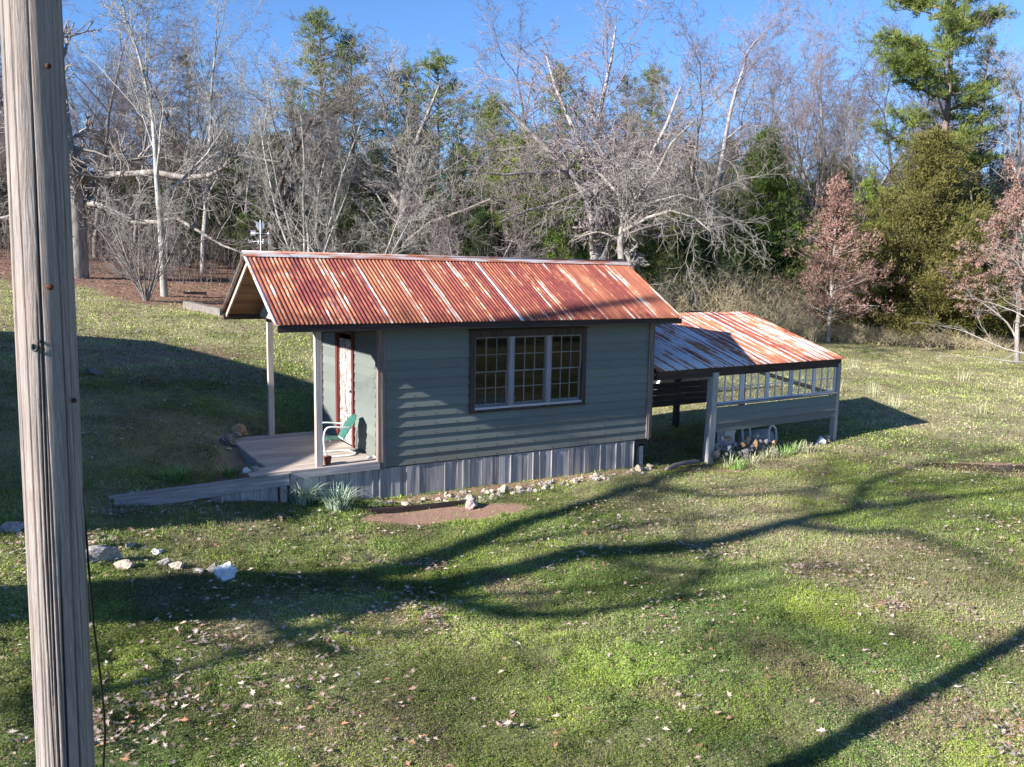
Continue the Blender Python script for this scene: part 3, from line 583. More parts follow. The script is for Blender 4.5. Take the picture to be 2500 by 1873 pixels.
for i, (zx, zy, wpx, hpx, mt, lab) in enumerate(pile):
    u, v = 1720+zx*.1811, 850+(zy+hpx/2)*.1811; p = son(u, v, -.05-(zy > 1380)*.1+(zy < 1240)*.06); s_ = .1811/116*kk; rock(p, (wpx*s_, max(.12, wpx*s_*.7), hpx*s_), mt(), lab, 300+i, rz=ang+.1*(i % 3-1), sink=.02, rough=.15)
for i in range(46):
    zx = R_.uniform(110, 860); zy = R_.uniform(1290, 1420)+max(0, 400-zx)*.12; s_ = R_.uniform(45, 85)*.1811/116*kk
    if zx > 620: zy = R_.uniform(1310, 1350)
    p = son(1720+zx*.1811, 850+(zy+25)*.1811, .02-(zy-1300)*.0012+R_.uniform(-.02, .12)); rock(p, (s_*1.2, s_, s_*.85), R_.choice([RG, RD, RG, RD, RT])(), 'grey fieldstone heaped in the stone pile under the lean-to windows', 330+i, group='fieldstones in the pile under the lean-to', sink=.1)
for i, (zx, zy, wpx, hpx, mt, lab) in enumerate([(1560, 1260, 120, 120, RW, 'large whitish rock heaped at the foot of the right lean-to post'), (1655, 1240, 75, 110, RT, 'pale upright stone against the right lean-to post'), (1650, 1185, 80, 40, RP, 'reddish flat stone on top at the right lean-to post'), (1500, 1310, 80, 60, RG, 'grey stone at the left of the heap by the right post'), (1580, 1350, 90, 60, RD, 'dark stone low in the heap by the right lean-to post')]):
    u, v = 1720+zx*.1811, 850+(zy+hpx/2)*.1811; p = son(u, v, -.04); s_ = .1811/108*kk; rock(p, (wpx*s_, wpx*s_*.8, hpx*s_), mt(), lab, 380+i, sink=.02)
# ------------------------------------------------------------------ far small structures
p1, p2 = gnd(1560, 975), gnd(1725, 958)
pw = empty('plank_wall', ((p1[0]+p2[0])/2, (p1[1]+p2[1])/2, p1[2]), 'old blackened plank wall standing behind the lean-to roof', 'wall', rz=math.atan2(p2[1]-p1[1], p2[0]-p1[0])); hw = math.hypot(*(p2-p1)[:2])/2
b = MB(140)
for i in range(9): b.box(-hw, hw, -.015+b.r.uniform(-.01, .01), .02, .02+i*.17, .02+i*.17+(.15 if i == 3 else .165))
b.build('plank', PLANKD, pw)
b = MB(141)
for x in (-hw, hw-.05): b = MB(141); b.box(x, x+.1, .021, .12, -.1, 1.6); b.build('post', DARKZ, pw)
p = gnd(1588, 968); q = MB(142); q.beam((0, 0, 0), (.25, .1, .42), .45, .02, (1, 0, 0)); tag(q.build('white_panel', simple('white_board', (.75, .74, .72), .6), None, (p[0]-.1, p[1]-.1, p[2])), 'white square panel leaning on the left end of the plank wall', 'panel')
p = atd(1698, 770, 29); gzz = g1(p[0], p[1]); q = MB(143)
fl_ = empty('metal_stand', (p[0], p[1], gzz), 'thin black metal frame standing behind the lean-to roof', 'frame', rz=-.3); H_ = atd(1698, 759, 29)[2]-gzz
for x in (-.2, .2): q = MB(143); q.box(x-.03, x+.03, -.03, .03, 0, H_); q.build('leg', BLACKM, fl_)
q = MB(144); q.box(-.17, .17, -.03, .03, H_-.05, H_); q.box(-.17, -.06, -.02, .02, H_-.15, H_-.051); q.build('crosspiece', BLACKM, fl_)
p1, p2 = gnd(455, 752), gnd(545, 772); b = MB(145); b.beam((p1[0], p1[1], p1[2]+.0), (p2[0], p2[1], p2[2]+.0), .25, .5); tag(b.build('retaining_wall', CONC), 'low pale concrete wall on the slope left of the cabin roof', 'wall')
b = MB(146); p = gnd(470, 742); b.beam((p[0]-.3, p[1], p[2]+.42), (p[0]+.5, p[1]-.05, p[2]+.40), .3, .1); tag(b.build('plank', DARKX), 'dark slab lying on top of the low concrete wall', 'slab')
# ------------------------------------------------------------------ utility pole
pb = atd(150, 1700, 3.63); pt = atd(75, 0, 3.63)
def pole_axis(v): return atd(75+85*v/1873, v, 3.63-.27*(1800-v)/1800)
axd = (pole_axis(0)-pole_axis(1873)); axd /= axd[2]; pbase = pole_axis(1873); gp = g1(pbase[0], pbase[1]); pbase = pbase+axd*(gp-.3-pbase[2])
PH = 9.5; rg = np.random.RandomState(4); nu, nvv = 260, 260
th = np.linspace(0, 2*np.pi, nu, endpoint=False); zz = np.linspace(0, PH, nvv)
rad = .5*.223*(1.0-.006*(zz-3))
TH, ZZ = np.meshgrid(th, zz); cr = np.zeros_like(TH)
for k in range(70):    # long drying checks
    t0 = rg.rand()*2*np.pi; z0_ = rg.rand()*PH; ln = rg.uniform(.5, 3.2); wd_ = rg.uniform(.010, .03)*(1.7 if k < 8 else 1); dp = rg.uniform(.25, 1.) if k > 7 else 1.3
    path = t0+.05*np.sin(ZZ*rg.uniform(.6, 2)+rg.rand()*6)
    cr += dp*np.exp(-((np.angle(np.exp(1j*(TH-path))))/wd_)**2)*np.clip(1-((ZZ-z0_)/ln)**4, 0, 1)
rr_ = rad[:, None]*(1+.016*np.sin(3*TH+.4*ZZ)+.012*np.sin(7*TH+ZZ*.9)+.01*np.sin(2*TH+1.9*ZZ))-.011*np.clip(cr, 0, 1.2)
V = np.stack([pbase[0]+axd[0]*ZZ+rr_*np.cos(TH), pbase[1]+axd[1]*ZZ+rr_*np.sin(TH), pbase[2]+ZZ], -1).reshape(-1, 3)
a = np.arange(nu); Fc = np.concatenate([np.stack([k*nu+a, k*nu+(a+1) % nu, (k+1)*nu+(a+1) % nu, (k+1)*nu+a], -1) for k in range(nvv-1)])
mp = Mt('weathered_pole_wood', .85, .2)
n1 = mp.noise(1, 7, mp.co((90, 90, 1.6)), .72, .8); n2 = mp.noise(1, 5, mp.co((150, 150, 6)), .6); n3 = mp.noise(2.1, 4)
c = mp.mix(mp.ramp(n1, [(.30, 0.), (.72, 1.)]), (.14, .115, .105), (.40, .355, .335)); c = mp.mix(mp.ramp(n3, [(.45, 0.), (.75, .55)]), c, (.34, .26, .21)); c = mp.mix(mp.ramp(n2, [(.58, 0.), (.72, .6)]), c, (.16, .13, .12))
c = mp.mix(mp.attr('Col', 'Color'), c, (.035, .028, .026)); vo = mp.n.new('ShaderNodeTexVoronoi'); vo.inputs['Scale'].default_value = 1; mp.L(mp.co((3.5, 3.5, 1.1)), vo.inputs['Vector'])
c = mp.mix(mp.ramp(vo.outputs['Distance'], [(.045, .85), (.07, 0.)]), c, (.13, .05, .035)); mp.color(c)
mp.bump(mp.math('ADD', n1, mp.math('MULTIPLY', n2, .6)), .9, .006)
poleo = empty('utility_pole', tuple(pbase), 'tall weathered grey wooden utility pole in the left foreground', 'utility pole')
po = fast('shaft', V-pbase, Fc, mp.m, poleo, True, col=np.repeat(np.clip(cr.reshape(-1, 1)*1.1, 0, 1), 3, 1))
KNOT = simple('knot_wood', (.075, .035, .025), .95, .05, 0, .6, 90)
def polept(u, v, dd_=0.):   # point on the pole's camera side
    c_ = pole_axis(v); D_ = 3.63-.27*(1800-v)/1800-.112; return atd(u, v, D_+dd_)
b = MB(150); b.tube([tuple(polept(u, v)-pbase) for u, v in ((78, 836), (98, 832), (101, 838))], .004, 6); b.tube(smooth_path([tuple(polept(u, v, -.012)-pbase) for u, v in ((80, 840), (79, 850), (84, 856), (91, 853), (92, 842))], 4), .005, 6); b.build('hook', BLACKM, poleo)
for u, v, s_ in ((46, 478, .012), (66, 970, .013), (184, 978, .010), (104, 1690, .012), (118, 160, .011), (120, 700, .013)):
    c_ = pole_axis(v); Dp = 3.63-.27*(1800-v)/1800; q0 = atd(u, v, Dp); lat = (q0-c_)@RR; dep = math.sqrt(max(.0, .114**2-lat**2)); q1 = atd(u, v, Dp-dep*.99)-pbase; nrm = Vector((RR*lat-F*dep)).normalized(); b = MB(153); b.tube([Vector(q1)-nrm*.01, Vector(q1)-nrm*.001, Vector(q1)+nrm*.0015], [s_*1.0, s_*.95, s_*.5], 12); b.build('knot', KNOT, poleo)
b = MB(151); b.tube(smooth_path([tuple(atd(u, v, 3.64-.27*(1800-v)/1800)-pbase) for u, v in ((10, -60), (14, 200), (30, 480), (40, 700), (52, 900), (66, 1150), (78, 1300), (84, 1500), (88, 1700), (98, 1900), (100, 2100))], 5), .0045, 6); b.build('cable', WIREM, poleo)
b = MB(152); b.tube(smooth_path([tuple(atd(u, v, D_)-pbase) for u, v, D_ in ((188, 1000, 3.62), (198, 1180, 3.65), (210, 1300, 3.7), (226, 1500, 3.8), (246, 1660, 3.9), (256, 1780, 3.95), (252, 1880, 4.), (244, 2200, 4.)) ], 5), .0055, 6); b.build('cable', WIREM, poleo)
#@@TREES
# ------------------------------------------------------------------ neighbouring house outside the frame at the left (casts the big shadow)
nb = empty('neighbour_house', (-12, 5, 1), 'plain weathered house up the slope left of the pole, outside the view', 'house')
tz = math.tan(math.asin(-SUNV.z)); XB = -9.5
sil = [(-.95, -2.9), (.5, -1.4), (2.75, .75), (5.2, 2.3), (8.35, 1.55), (10.3, 1.0), (12.0, .45), (12.5, -2.)]   # (y, x of the shadow at z=0)
pr = [(y-(XB-x)*0-.084*(x-XB), (x-XB)*tz*1.004) for y, x in sil]
b = MB(160); P = [(y, z) for y, z in pr]; P = [(P[0][0]+.1, -.4)]+[(P[0][0]+.1, P[0][1])]+P[1:-1]+[(P[-1][0]-.1, P[-1][1]), (P[-1][0]-.1, 0.5)]
b.prism([(y-5, z-1-.06) for y, z in P], 0, -7+12-2, XB+12); b.build('wall', GREYX, nb)
b = MB(161)
for (y0, z0), (y1, z1) in zip(pr[:-1], pr[1:]):
    if abs(y1-y0) > .6: b.hexa([(2.8, y0-5, z0-1.06), (XB+12.25, y0-5, z0-1.06), (XB+12.25, y1-5, z1-1.06), (2.8, y1-5, z1-1.06), (2.8, y0-5, z0-1), (XB+12.25, y0-5, z0-1), (XB+12.25, y1-5, z1-1), (2.8, y1-5, z1-1)])
b.build('roof', simple('dark_shingles', (.06, .055, .05)), nb)
# ------------------------------------------------------------------ ground sheet (polar grid round the viewpoint)
da = np.concatenate([np.radians(np.arange(-40, 40, .22)), np.radians(np.arange(40, 320, 4.))])+yaw
rdi = np.concatenate([[.3, 1, 2, 3], np.geomspace(3.5, 45, 330), np.geomspace(46, 900, 60)])
Rg, Ag = np.meshgrid(rdi, da, indexing='ij'); GXx = cx+Rg*np.sin(Ag); GYy = cy+Rg*np.cos(Ag)
Z = gz0(GXx[:, ::1], GYy) if False else np.concatenate([gz0(GXx[i:i+40], GYy[i:i+40]) for i in range(0, len(rdi), 40)])
inn = (GXx > GX0+1) & (GXx < 58) & (GYy > GY0+1) & (GYy < 58); Zi = gz(GXx, GYy); fade = np.clip((45-Rg)/10, 0, 1)*inn; Z = Z*(1-fade)+Zi*fade
far = np.clip((Rg-150)/100, 0, 1); Z = Z*(1-far)+9*far*np.clip(1.2-abs(((Ag-yaw+np.pi) % (2*np.pi))-np.pi)/1.6, -.2, 1)
def soil_mask(x, y):
    cxs, cys = .75, -1.07; d = ((x-cxs)/1.45)**2+((y-cys+.10*(x-cxs))/.36)**2; d = d+(fbm(x, y, .35, 9)-.5)*.9
    d2 = ((x+1.9)/.6)**2+((y-1.0)/1.1)**2+(fbm(x, y, .3, 19)-.5)*.8
    d3 = ((x-3)/3.2)**4+((y+.22)/.2)**2+(fbm(x, y, .3, 29)-.5)*1.2
    d4 = ((x-7.1)/.75)**2+((y+.6+.35*(x-7.1))/.22)**2+(fbm(x, y, .3, 39)-.5)
    d5 = (((x-PUD[0])*.86-(y-PUD[1])*.51)/2.0)**2+(((x-PUD[0])*.51+(y-PUD[1])*.86)/.5)**2+(fbm(x, y, .4, 49)-.5)*1.6; d2_ = d5
    return np.clip((1.1-d)*4, 0, 1), np.clip((1.1-np.minimum(np.minimum(np.minimum(d2, d3), d4), d2_))*2.5, 0, 1)
TLB = [(-35, 26), (-8, 30), (-2.5, 27), (-1.3, 22.5), (2.5, 21), (8, 26), (14, 29.5), (20, 26.5), (26, 22), (33, 17.6), (40, 15), (60, 4), (90, -5)]   # edge of the wood (x,y)
def wood_side(x, y):  # >0 inside the wood
    return y-np.interp(x, [p[0] for p in TLB], [p[1] for p in TLB])
def masks(x, y):
    s1, s2 = soil_mask(x, y)
    lit = np.clip(.5+(wood_side(x, y)+1.0+np.clip((4-x)/2, 0, 1)*2.2+(fbm(x, y, 3, 31)-.5)*5)/2.2, 0, 1)
    D = np.hypot(x-cx, y-cy); dry = np.clip((fbm(x, y, 2.3, 41, 4)-.44)*3.4, 0, 1)*np.clip((D-7)/7+.35, .25, 1)
    hillL = np.clip((-x+.5)/3, 0, 1)*np.clip((y-5)/9, 0, 1); dry = np.clip(dry+hillL*.50+np.clip((D-18)/24, 0, .42), 0, 1)
    lush = np.clip((fbm(x, y, 1.6, 51, 3)-.5)*4, 0, 1)
    dead = np.clip((fbm(x, y, .8, 61, 3)-.55)*4, 0, 1)
    lf = np.clip((np.hypot((x+1.5)/2.6, (y-9)/3)-1)*-1.5, 0, .7)*(fbm(x, y, .8, 77) > .45)
    return s1, s2, np.maximum(lit, lf), dry, lush, dead
s1, s2, lit, dry, lush, dead = masks(GXx, GYy)
colm = np.stack([np.maximum(s1, s2*.9), lit, dry], -1).reshape(-1, 3)
nr, na = len(rdi), len(da); a = np.arange(na); Fc = np.concatenate([np.stack([i*na+a, i*na+(a+1) % na, (i+1)*na+(a+1) % na, (i+1)*na+a], -1) for i in range(nr-1)])
mg = Mt('ground_turf', .95, .08); sepn = mg.n.new('ShaderNodeSeparateColor'); mg.L(mg.attr('Col', 'Color'), sepn.inputs[0])
nf = mg.noise(34, 5, None, .7); nm = mg.noise(5, 5, None, .6); nl_ = mg.noise(.7, 4); nff = mg.noise(110, 3)
g = mg.mix(mg.ramp(nf, [(.35, 0.), (.65, 1.)]), (.045, .045, .022), (.14, .165, .055)); g = mg.mix(mg.ramp(nm, [(.35, 0.), (.7, .8)]), g, (.22, .255, .09))
g = mg.mix(mg.ramp(mg.math('ADD', nf, mg.math('MULTIPLY', nl_, .4)), [(.68, 0.), (.84, .75)]), g, (.24, .19, .135))
dr_ = mg.mix(mg.ramp(nf, [(.3, 0.), (.7, 1.)]), (.20, .18, .09), (.40, .36, .22)); g = mg.mix(mg.math('MULTIPLY', mg.ramp(mg.math('ADD', mg.math('MULTIPLY', sepn.outputs[2], .9), mg.math('MULTIPLY', nm, .5)), [(.35, 0.), (.9, 1.)]), .85), g, dr_)
lt = mg.mix(mg.ramp(mg.noise(16, 5, None, .7), [(.32, 0.), (.66, 1.)]), (.07, .042, .034), (.34, .22, .165)); lt = mg.mix(mg.ramp(nl_, [(.4, 0.), (.7, .6)]), lt, (.26, .13, .10)); g = mg.mix(sepn.outputs[1], g, lt)
sl_ = mg.mix(mg.ramp(nf, [(.3, 0.), (.7, 1.)]), (.22, .13, .095), (.46, .30, .225)); sl_ = mg.mix(mg.ramp(nff, [(.55, 0.), (.62, .7)]), sl_, (.06, .035, .025)); g = mg.mix(sepn.outputs[0], g, sl_)
mg.color(g); mg.bump(mg.math('ADD', nf, mg.math('MULTIPLY', nff, .4)), .8, .03)
Vg = np.stack([GXx, GYy, Z-.0*s1.reshape(Z.shape)], -1).reshape(-1, 3)
tag(fast('ground', Vg, Fc, mg.m, None, True, col=colm), kind='structure')
# ------------------------------------------------------------------ grass
rg = np.random.RandomState(12)
def outside(x, y):
    m = ~((x > -1.62) & (x < 5.46) & (y > -.03) & (y < Wd)); m &= ~((x > -2.17) & (x < -1.5) & (y > -.1) & (y < Wd)); m &= ~((x > -4.15) & (x < -1.5) & (abs(y+.02) < .07)); return m
def scatter(n, d0, d1, aw, powr=1.0):
    t = rg.rand(n); D = (d0**(powr)+(d1**powr-d0**powr)*t)**(1/powr); A = yaw+np.radians(rg.uniform(-aw, aw, n)); return cx+D*np.sin(A), cy+D*np.cos(A), D
def blades(n, d0, d1, powr, hs, ws, name, kind_leaf=.45):
    x, y, D = scatter(n, d0, d1, 36, powr); s1, s2, lit, dry, lush, dead = masks(x, y)
    clump = fbm(x, y, .22, 71, 2)*.6+np.clip((fbm(x, y, .8, 73, 3)-.36)*3, 0, 1)*.55-.1; tall = np.clip((vn(x, y, .3, 81)-.84)*8, 0, 1)
    keep = (rg.rand(n) > .45*np.clip((fbm(x, y, .55, 141, 3)-.52)*6, 0, 1)) & outside(x, y) & (rg.rand(n) > np.maximum(s1*.97, s2*.75)) & (rg.rand(n) > lit*.9) & (rg.rand(n) < .35+1.1*clump) & (rg.rand(n) > dead*.35)
    x, y, D, dry, lush, dead, tall = [q[keep] for q in (x, y, D, dry, lush, dead, tall)]; n = len(x); z = gz(x, y); D_ = D
    sc = np.clip((D/8)**.45, .8, 1.8); leaf = rg.rand(n) < kind_leaf*(1-tall)
    h = np.where(leaf, rg.uniform(.012, .035, n), rg.uniform(.4, 1.25, n)*hs*(1+.9*tall)); w_ = np.where(leaf, rg.uniform(.007, .015, n), ws*rg.uniform(.7, 1.4, n))*sc
    th = rg.rand(n)*2*np.pi; dx, dy = np.cos(th), np.sin(th); lean = np.where(leaf, rg.uniform(.8, 1.6, n)*w_*1.3, h*rg.uniform(.1, .9, n)); b0 = np.where(leaf, h, -.004)
    hump = np.clip(fbm(x, y, .17, 151, 2)-.42, 0, .5)*.16*np.clip((20-D_)/10, 0, 1)*(.5+np.clip((fbm(x, y, 1.7, 161)-.35)*3, 0, 1)); z = z+np.where(leaf, hump*rg.rand(n)**.4, hump*.35); h = h+hump*.4*(~leaf)
    base = np.stack([x, y, z+b0], -1); side = np.stack([-dy, dx, rg.uniform(-.3, .3, n)], -1)*w_[:, None]*.5; tip = np.stack([x+dx*lean, y+dy*lean, z+np.where(leaf, h+rg.uniform(-.4, .9, n)*w_, h)], -1)
    V = np.stack([base-side, base+side, tip], 1).reshape(-1, 3); Fc = np.arange(3*n).reshape(-1, 3)
    g1_ = np.array([.105, .165, .035]); g2_ = np.array([.29, .34, .09]); g3_ = np.array([.38, .32, .20]); g4_ = np.array([.06, .15, .045]); br = np.array([.20, .135, .10])
    t = rg.rand(n)[:, None]; c = g1_*(1-t)+g2_*t; lu = lush[:, None]; yl = np.clip((fbm(x, y, 1.1, 91)-.5)*4, 0, 1)[:, None]; c = c*(1-lu*.5)+g4_*lu*.5; c = c*(1-yl*.55)+np.array([.36, .43, .07])*yl*.55
    fa = np.clip((np.hypot(x-cx, y-cy)-16)/22, 0, .75)[:, None]; c = c*(1-fa)+np.array([.27, .305, .09])*fa
    isdry = (rg.rand(n) < .04+.55*dry+.22*dead)[:, None]; c = np.where(isdry, g3_*(.6+.6*rg.rand(n)[:, None]), c); isb = (rg.rand(n) < .08+.5*dead)[:, None]; c = np.where(isb, br*(.6+.8*rg.rand(n)[:, None]), c); c = c*rg.uniform(.62, 1.28, n)[:, None]*(.62+.85*np.clip((fbm(x, y, 1.0, 131, 4)-.28)*2.2, 0, 1))[:, None]
    return V, Fc, np.repeat(c*np.array([1.06, 1.10, 1.12]), 3, 0)
parts = [blades(950000, 4.8, 11, 1.3, .026, .0055, 'a', .62), blades(700000, 10, 20, 1.2, .032, .009, 'b', .55), blades(420000, 19, 52, 1.0, .045, .022, 'c', .2)]
nV = 0; Vs, Fs, Cs = [], [], []
for V, Fc, C in parts: Vs.append(V); Fs.append(Fc+nV); Cs.append(C); nV += len(V)
mgr = Mt('grass_blades', .8, .08); mgr.color(mgr.attr('Col', 'Color'))
tr = mgr.n.new('ShaderNodeBsdfTranslucent'); mgr.L(mgr.mix(1, mgr.attr('Col', 'Color'), (1.3, 1.4, .8), 'MULTIPLY'), tr.inputs[0]); mx = mgr.n.new('ShaderNodeMixShader'); mx.inputs[0].default_value = .25
mgr.L(mgr.b.outputs[0], mx.inputs[1]); mgr.L(tr.outputs[0], mx.inputs[2]); mgr.L(mx.outputs[0], mgr.n['Material Output'].inputs[0])
tag(fast('grass', np.concatenate(Vs), np.concatenate(Fs), mgr.m, None, False, col=np.concatenate(Cs)), 'short patchy winter grass and clover over the whole yard', 'grass', kind='stuff')
# ------------------------------------------------------------------ fallen leaves
def leaves(n, xs, ys, size, cols, seed):
    rg = np.random.RandomState(seed); n = len(xs); z = gz(xs, ys)+rg.uniform(.015, .045, n)+np.clip(fbm(xs, ys, .17, 151, 2)-.42, 0, .5)*.16*np.clip((20-np.hypot(xs-cx, ys-cy))/10, 0, 1)
    ang_ = np.array([0, .42, .75, 1.15, 1.5, 2.0, 2.6, 3.14, 3.68, 4.28, 4.78, 5.13, 5.53, 5.86]); rad_ = np.array([1., .42, .85, .38, .75, .34, .45, .9, .45, .34, .75, .38, .85, .42]); k = len(ang_)
    th = rg.rand(n)*2*np.pi; s = size*rg.uniform(.55, 1.25, n); curl = rg.uniform(.1, .9, n); tx = rg.uniform(-.7, .7, n); ty = rg.uniform(-.7, .7, n)
    lx = rad_[None]*np.cos(ang_)[None]*s[:, None]; ly = rad_[None]*np.sin(ang_)[None]*s[:, None]*.8
    lz = curl[:, None]*(ly**2)/s[:, None]+tx[:, None]*lx*.5+ty[:, None]*ly*.5
    X = xs[:, None]+lx*np.cos(th)[:, None]-ly*np.sin(th)[:, None]; Y = ys[:, None]+lx*np.sin(th)[:, None]+ly*np.cos(th)[:, None]; Zz = z[:, None]+lz-lz.min(1)[:, None]*.6
    C = np.stack([xs, ys, z-lz.min(1)*.3], -1)[:, None]; V = np.concatenate([C, np.stack([X, Y, Zz], -1)], 1).reshape(-1, 3)
    i = np.arange(k); T = np.stack([np.zeros(k, int), 1+i, 1+(i+1) % k], -1); Fc = (np.arange(n)*(k+1))[:, None, None]+T[None]; Fc = Fc.reshape(-1, 3)
    c = np.array(cols)[rg.randint(0, len(cols), n)]*rg.uniform(.5, 1.1, n)[:, None]; return V, Fc, np.repeat(c, k+1, 0)
LC = [(.42, .31, .24), (.50, .39, .32), (.33, .21, .15), (.46, .37, .32), (.25, .17, .13), (.38, .20, .12), (.55, .46, .38), (.47, .36, .30)]
X, Y = [], []
x, y, D = scatter(60000, 4.8, 30, 36, 1.5)
den = np.clip((fbm(x, y, 1.5, 101, 3)-.50)*5, 0, 1)*.55+.05; den += np.clip((vn(x, y, .35, 111)-.72)*6, 0, 1)*.4*np.clip((fbm(x, y, 2.5, 121)-.4)*5, 0, 1); den += .25*np.clip((-x-1)/3, 0, 1)*np.clip((y-4)/5, 0, 1)
s1, s2, *_r = masks(x, y); den *= (1-s1*.85)
k = (rg.rand(len(x)) < den*.85) & outside(x, y); X.append(x[k]); Y.append(y[k])
for (u, v, ru, rv, cnt) in [(1060, 1385, 45, 14, 90), (1050, 1510, 35, 22, 80), (950, 1380, 90, 10, 60), (1330, 1390, 30, 10, 14), (1750, 1360, 90, 14, 60), (2180, 1490, 45, 18, 130), (2100, 1420, 90, 24, 110), (1950, 1400, 70, 20, 70), (1720, 1340, 100, 14, 90), (1620, 1540, 40, 30, 40), (2480, 1820, 50, 60, 130), (330, 1255, 110, 10, 120), (480, 1238, 90, 8, 60), (230, 1330, 40, 25, 110), (60, 1345, 60, 50, 160), (1540, 1290, 60, 25, 60),
                            (1420, 1240, 60, 14, 60), (520, 1560, 90, 30, 70), (380, 1720, 120, 60, 130), (250, 1800, 70, 60, 90), (700, 1265, 40, 10, 40), (1000, 1480, 90, 30, 50), (1240, 1770, 60, 40, 24), (240, 900, 60, 30, 70)]:
    for _ in range(cnt):
        p = gnd(u+rg.normal()*ru*.6, v+rg.normal()*rv*.6); X.append([p[0]]); Y.append([p[1]])
X = np.concatenate(X); Y = np.concatenate(Y); kk_ = outside(X, Y); V, Fc, C = leaves(0, X[kk_], Y[kk_], .042, LC, 3)
# leaf litter at the edge of the wood
x = rg.uniform(-12, 48, 60000); y = rg.uniform(8, 46, 60000); ws_ = wood_side(x, y); k = (ws_ > -3) & (ws_ < 9) & (rg.rand(60000) < np.clip((ws_+3)/4, 0, 1)*.8) & (np.abs(np.arctan2(x-cx, y-cy)-yaw) < .64)
V2, F2, C2 = leaves(0, x[k], y[k], .085, [(.33, .2, .15), (.42, .28, .22), (.2, .12, .09), (.3, .15, .11)], 4)
ml = Mt('dead_leaf', .8, .15); ml.color(ml.attr('Col', 'Color'))
tag(fast('fallen_leaves', np.concatenate([V, V2]), np.concatenate([Fc, F2+len(V)]), ml.m, None, False, col=np.concatenate([C, C2])), 'brown and tan fallen oak leaves scattered over the grass', 'leaves', kind='stuff')
# ------------------------------------------------------------------ strap-leaved clumps
def strapmat(nm, c1, c2):
    m = Mt(nm, .5, .35); m.color(m.mix(m.attr('v'), c1, c2)); return m.m
STRAP = strapmat('daffodil_leaf', (.13, .22, .12), (.44, .52, .42)); STRAPD = strapmat('dry_strap_leaf', (.22, .24, .12), (.5, .47, .33)); STRAPG = strapmat('green_tuft', (.09, .19, .04), (.22, .36, .09))
def clump(u, v, n, h, wd_, mt, label, seed, spread=.12, droop=.9, pos=None, group=None):
    R_ = random.Random(seed); p = gnd(u, v) if pos is None else pos; b = MB(seed)
    for _ in range(n):
        th = R_.uniform(0, 6.283); r0 = spread*math.sqrt(R_.random()); x, y = r0*math.cos(th), r0*math.sin(th); th += R_.gauss(0, .5); hh = h*R_.uniform(.6, 1.15); dr = droop*R_.uniform(.3, 1.1); ww = wd_*R_.uniform(.7, 1.2); V = []
        for k in range(6):
            t = k/5; out = dr*hh*t*t*.9+.1*hh*t; zz_ = hh*(t-.42*dr*t*t*t); hw_ = ww*.5*(1-t**3*.92); cx_, cy_ = x+math.cos(th)*out, y+math.sin(th)*out; V += [(cx_-math.sin(th)*hw_, cy_+math.cos(th)*hw_, zz_-.02), (cx_+math.sin(th)*hw_, cy_-math.cos(th)*hw_, zz_-.02)]
        b.add(V, [(2*k, 2*k+1, 2*k+3, 2*k+2) for k in range(5)])
    o = b.build('daffodil_clump' if mt is STRAP else 'grass_tuft', mt, None, tuple(p)); return tag(o, label, 'plant', group)
clump(737, 1226, 150, .46, .017, STRAP, 'big daffodil leaf clump at the left end of the skirt boards', 401, .18)
clump(825, 1240, 150, .44, .017, STRAP, 'big daffodil leaf clump just left of the bare soil patch', 402, .2)
clump(438, 1172, 80, .30, .014, STRAPG, 'green strap-leaved clump behind the middle of the timber edging', 403, .16)
clump(560, 1163, 70, .28, .014, STRAPG, 'green strap-leaved clump behind the edging near the deck', 404, .16)
clump(630, 1150, 60, .22, .016, STRAP, 'sunlit pale green leaf clump at the deck corner behind the white stones', 405, .14)
clump(400, 1168, 30, .22, .014, STRAPG, 'thin green tuft behind the edging, leftmost of those there', 406, .1)
clump(338, 1222, 22, .26, .018, STRAP, 'sparse arching leaf clump in front of the left end of the timber edging', 407, .07)
clump(472, 1215, 22, .26, .016, STRAP, 'sparse arching leaf clump in front of the middle of the timber edging', 408, .08)
clump(655, 1210, 34, .2, .012, STRAPG, 'yellow-green tuft beside the edging post', 409, .1)
clump(1640, 978, 70, .5, .02, STRAPG, 'bright green tuft before the middle of the plank wall', 410, .25)
clump(1690, 970, 110, .55, .02, STRAPD, 'dry yellow tuft before the right end of the plank wall', 411, .4); clump(1600, 985, 80, .4, .02, STRAPD, 'dry tuft before the left end of the plank wall', 412, .4); clump(1720, 950, 70, .6, .02, STRAPD, 'tall dry tuft beside the right end of the plank wall', 413, .3)
for i, (u, v) in enumerate([(1935, 1102), (1950, 1106), (1972, 1104), (1915, 1112), (1895, 1118), (1785, 1140), (1800, 1146), (1870, 1120), (1840, 1133)]):
    clump(u, v, 60, .32, .012, STRAPD if i % 3 else STRAPG, 'dry drooping grass tuft at the foot of the lean-to wall', 420+i, .16, group='dry tufts along the lean-to front')
clump(255, 1335, 40, .24, .008, STRAPG, 'fresh green grass tuft behind the broad grey rock near the pole', 440, .06, .4)
clump(20, 1278, 40, .22, .008, STRAPG, 'green tuft behind the long rock at the left edge', 441, .12, .5)
for i, (u, v) in enumerate([(1190, 1222), (1215, 1216), (1170, 1228), (1260, 1205)]): clump(u, v, 60, .13, .007, STRAPD, 'low dry grass mound among the skirt stones', 450+i, .1, 1.2, group='dry mounds among the skirt stones')
for i, (u, v) in enumerate([(2040, 960), (2130, 965), (1890, 880), (2180, 1000), (2395, 1010), (2350, 930), (2080, 900)]): clump(u, v, 26, .55, .012, STRAPD, 'tall dry weed tuft standing in the field right of the lean-to', 460+i, .25, .3, group='dry weed tufts in the field')
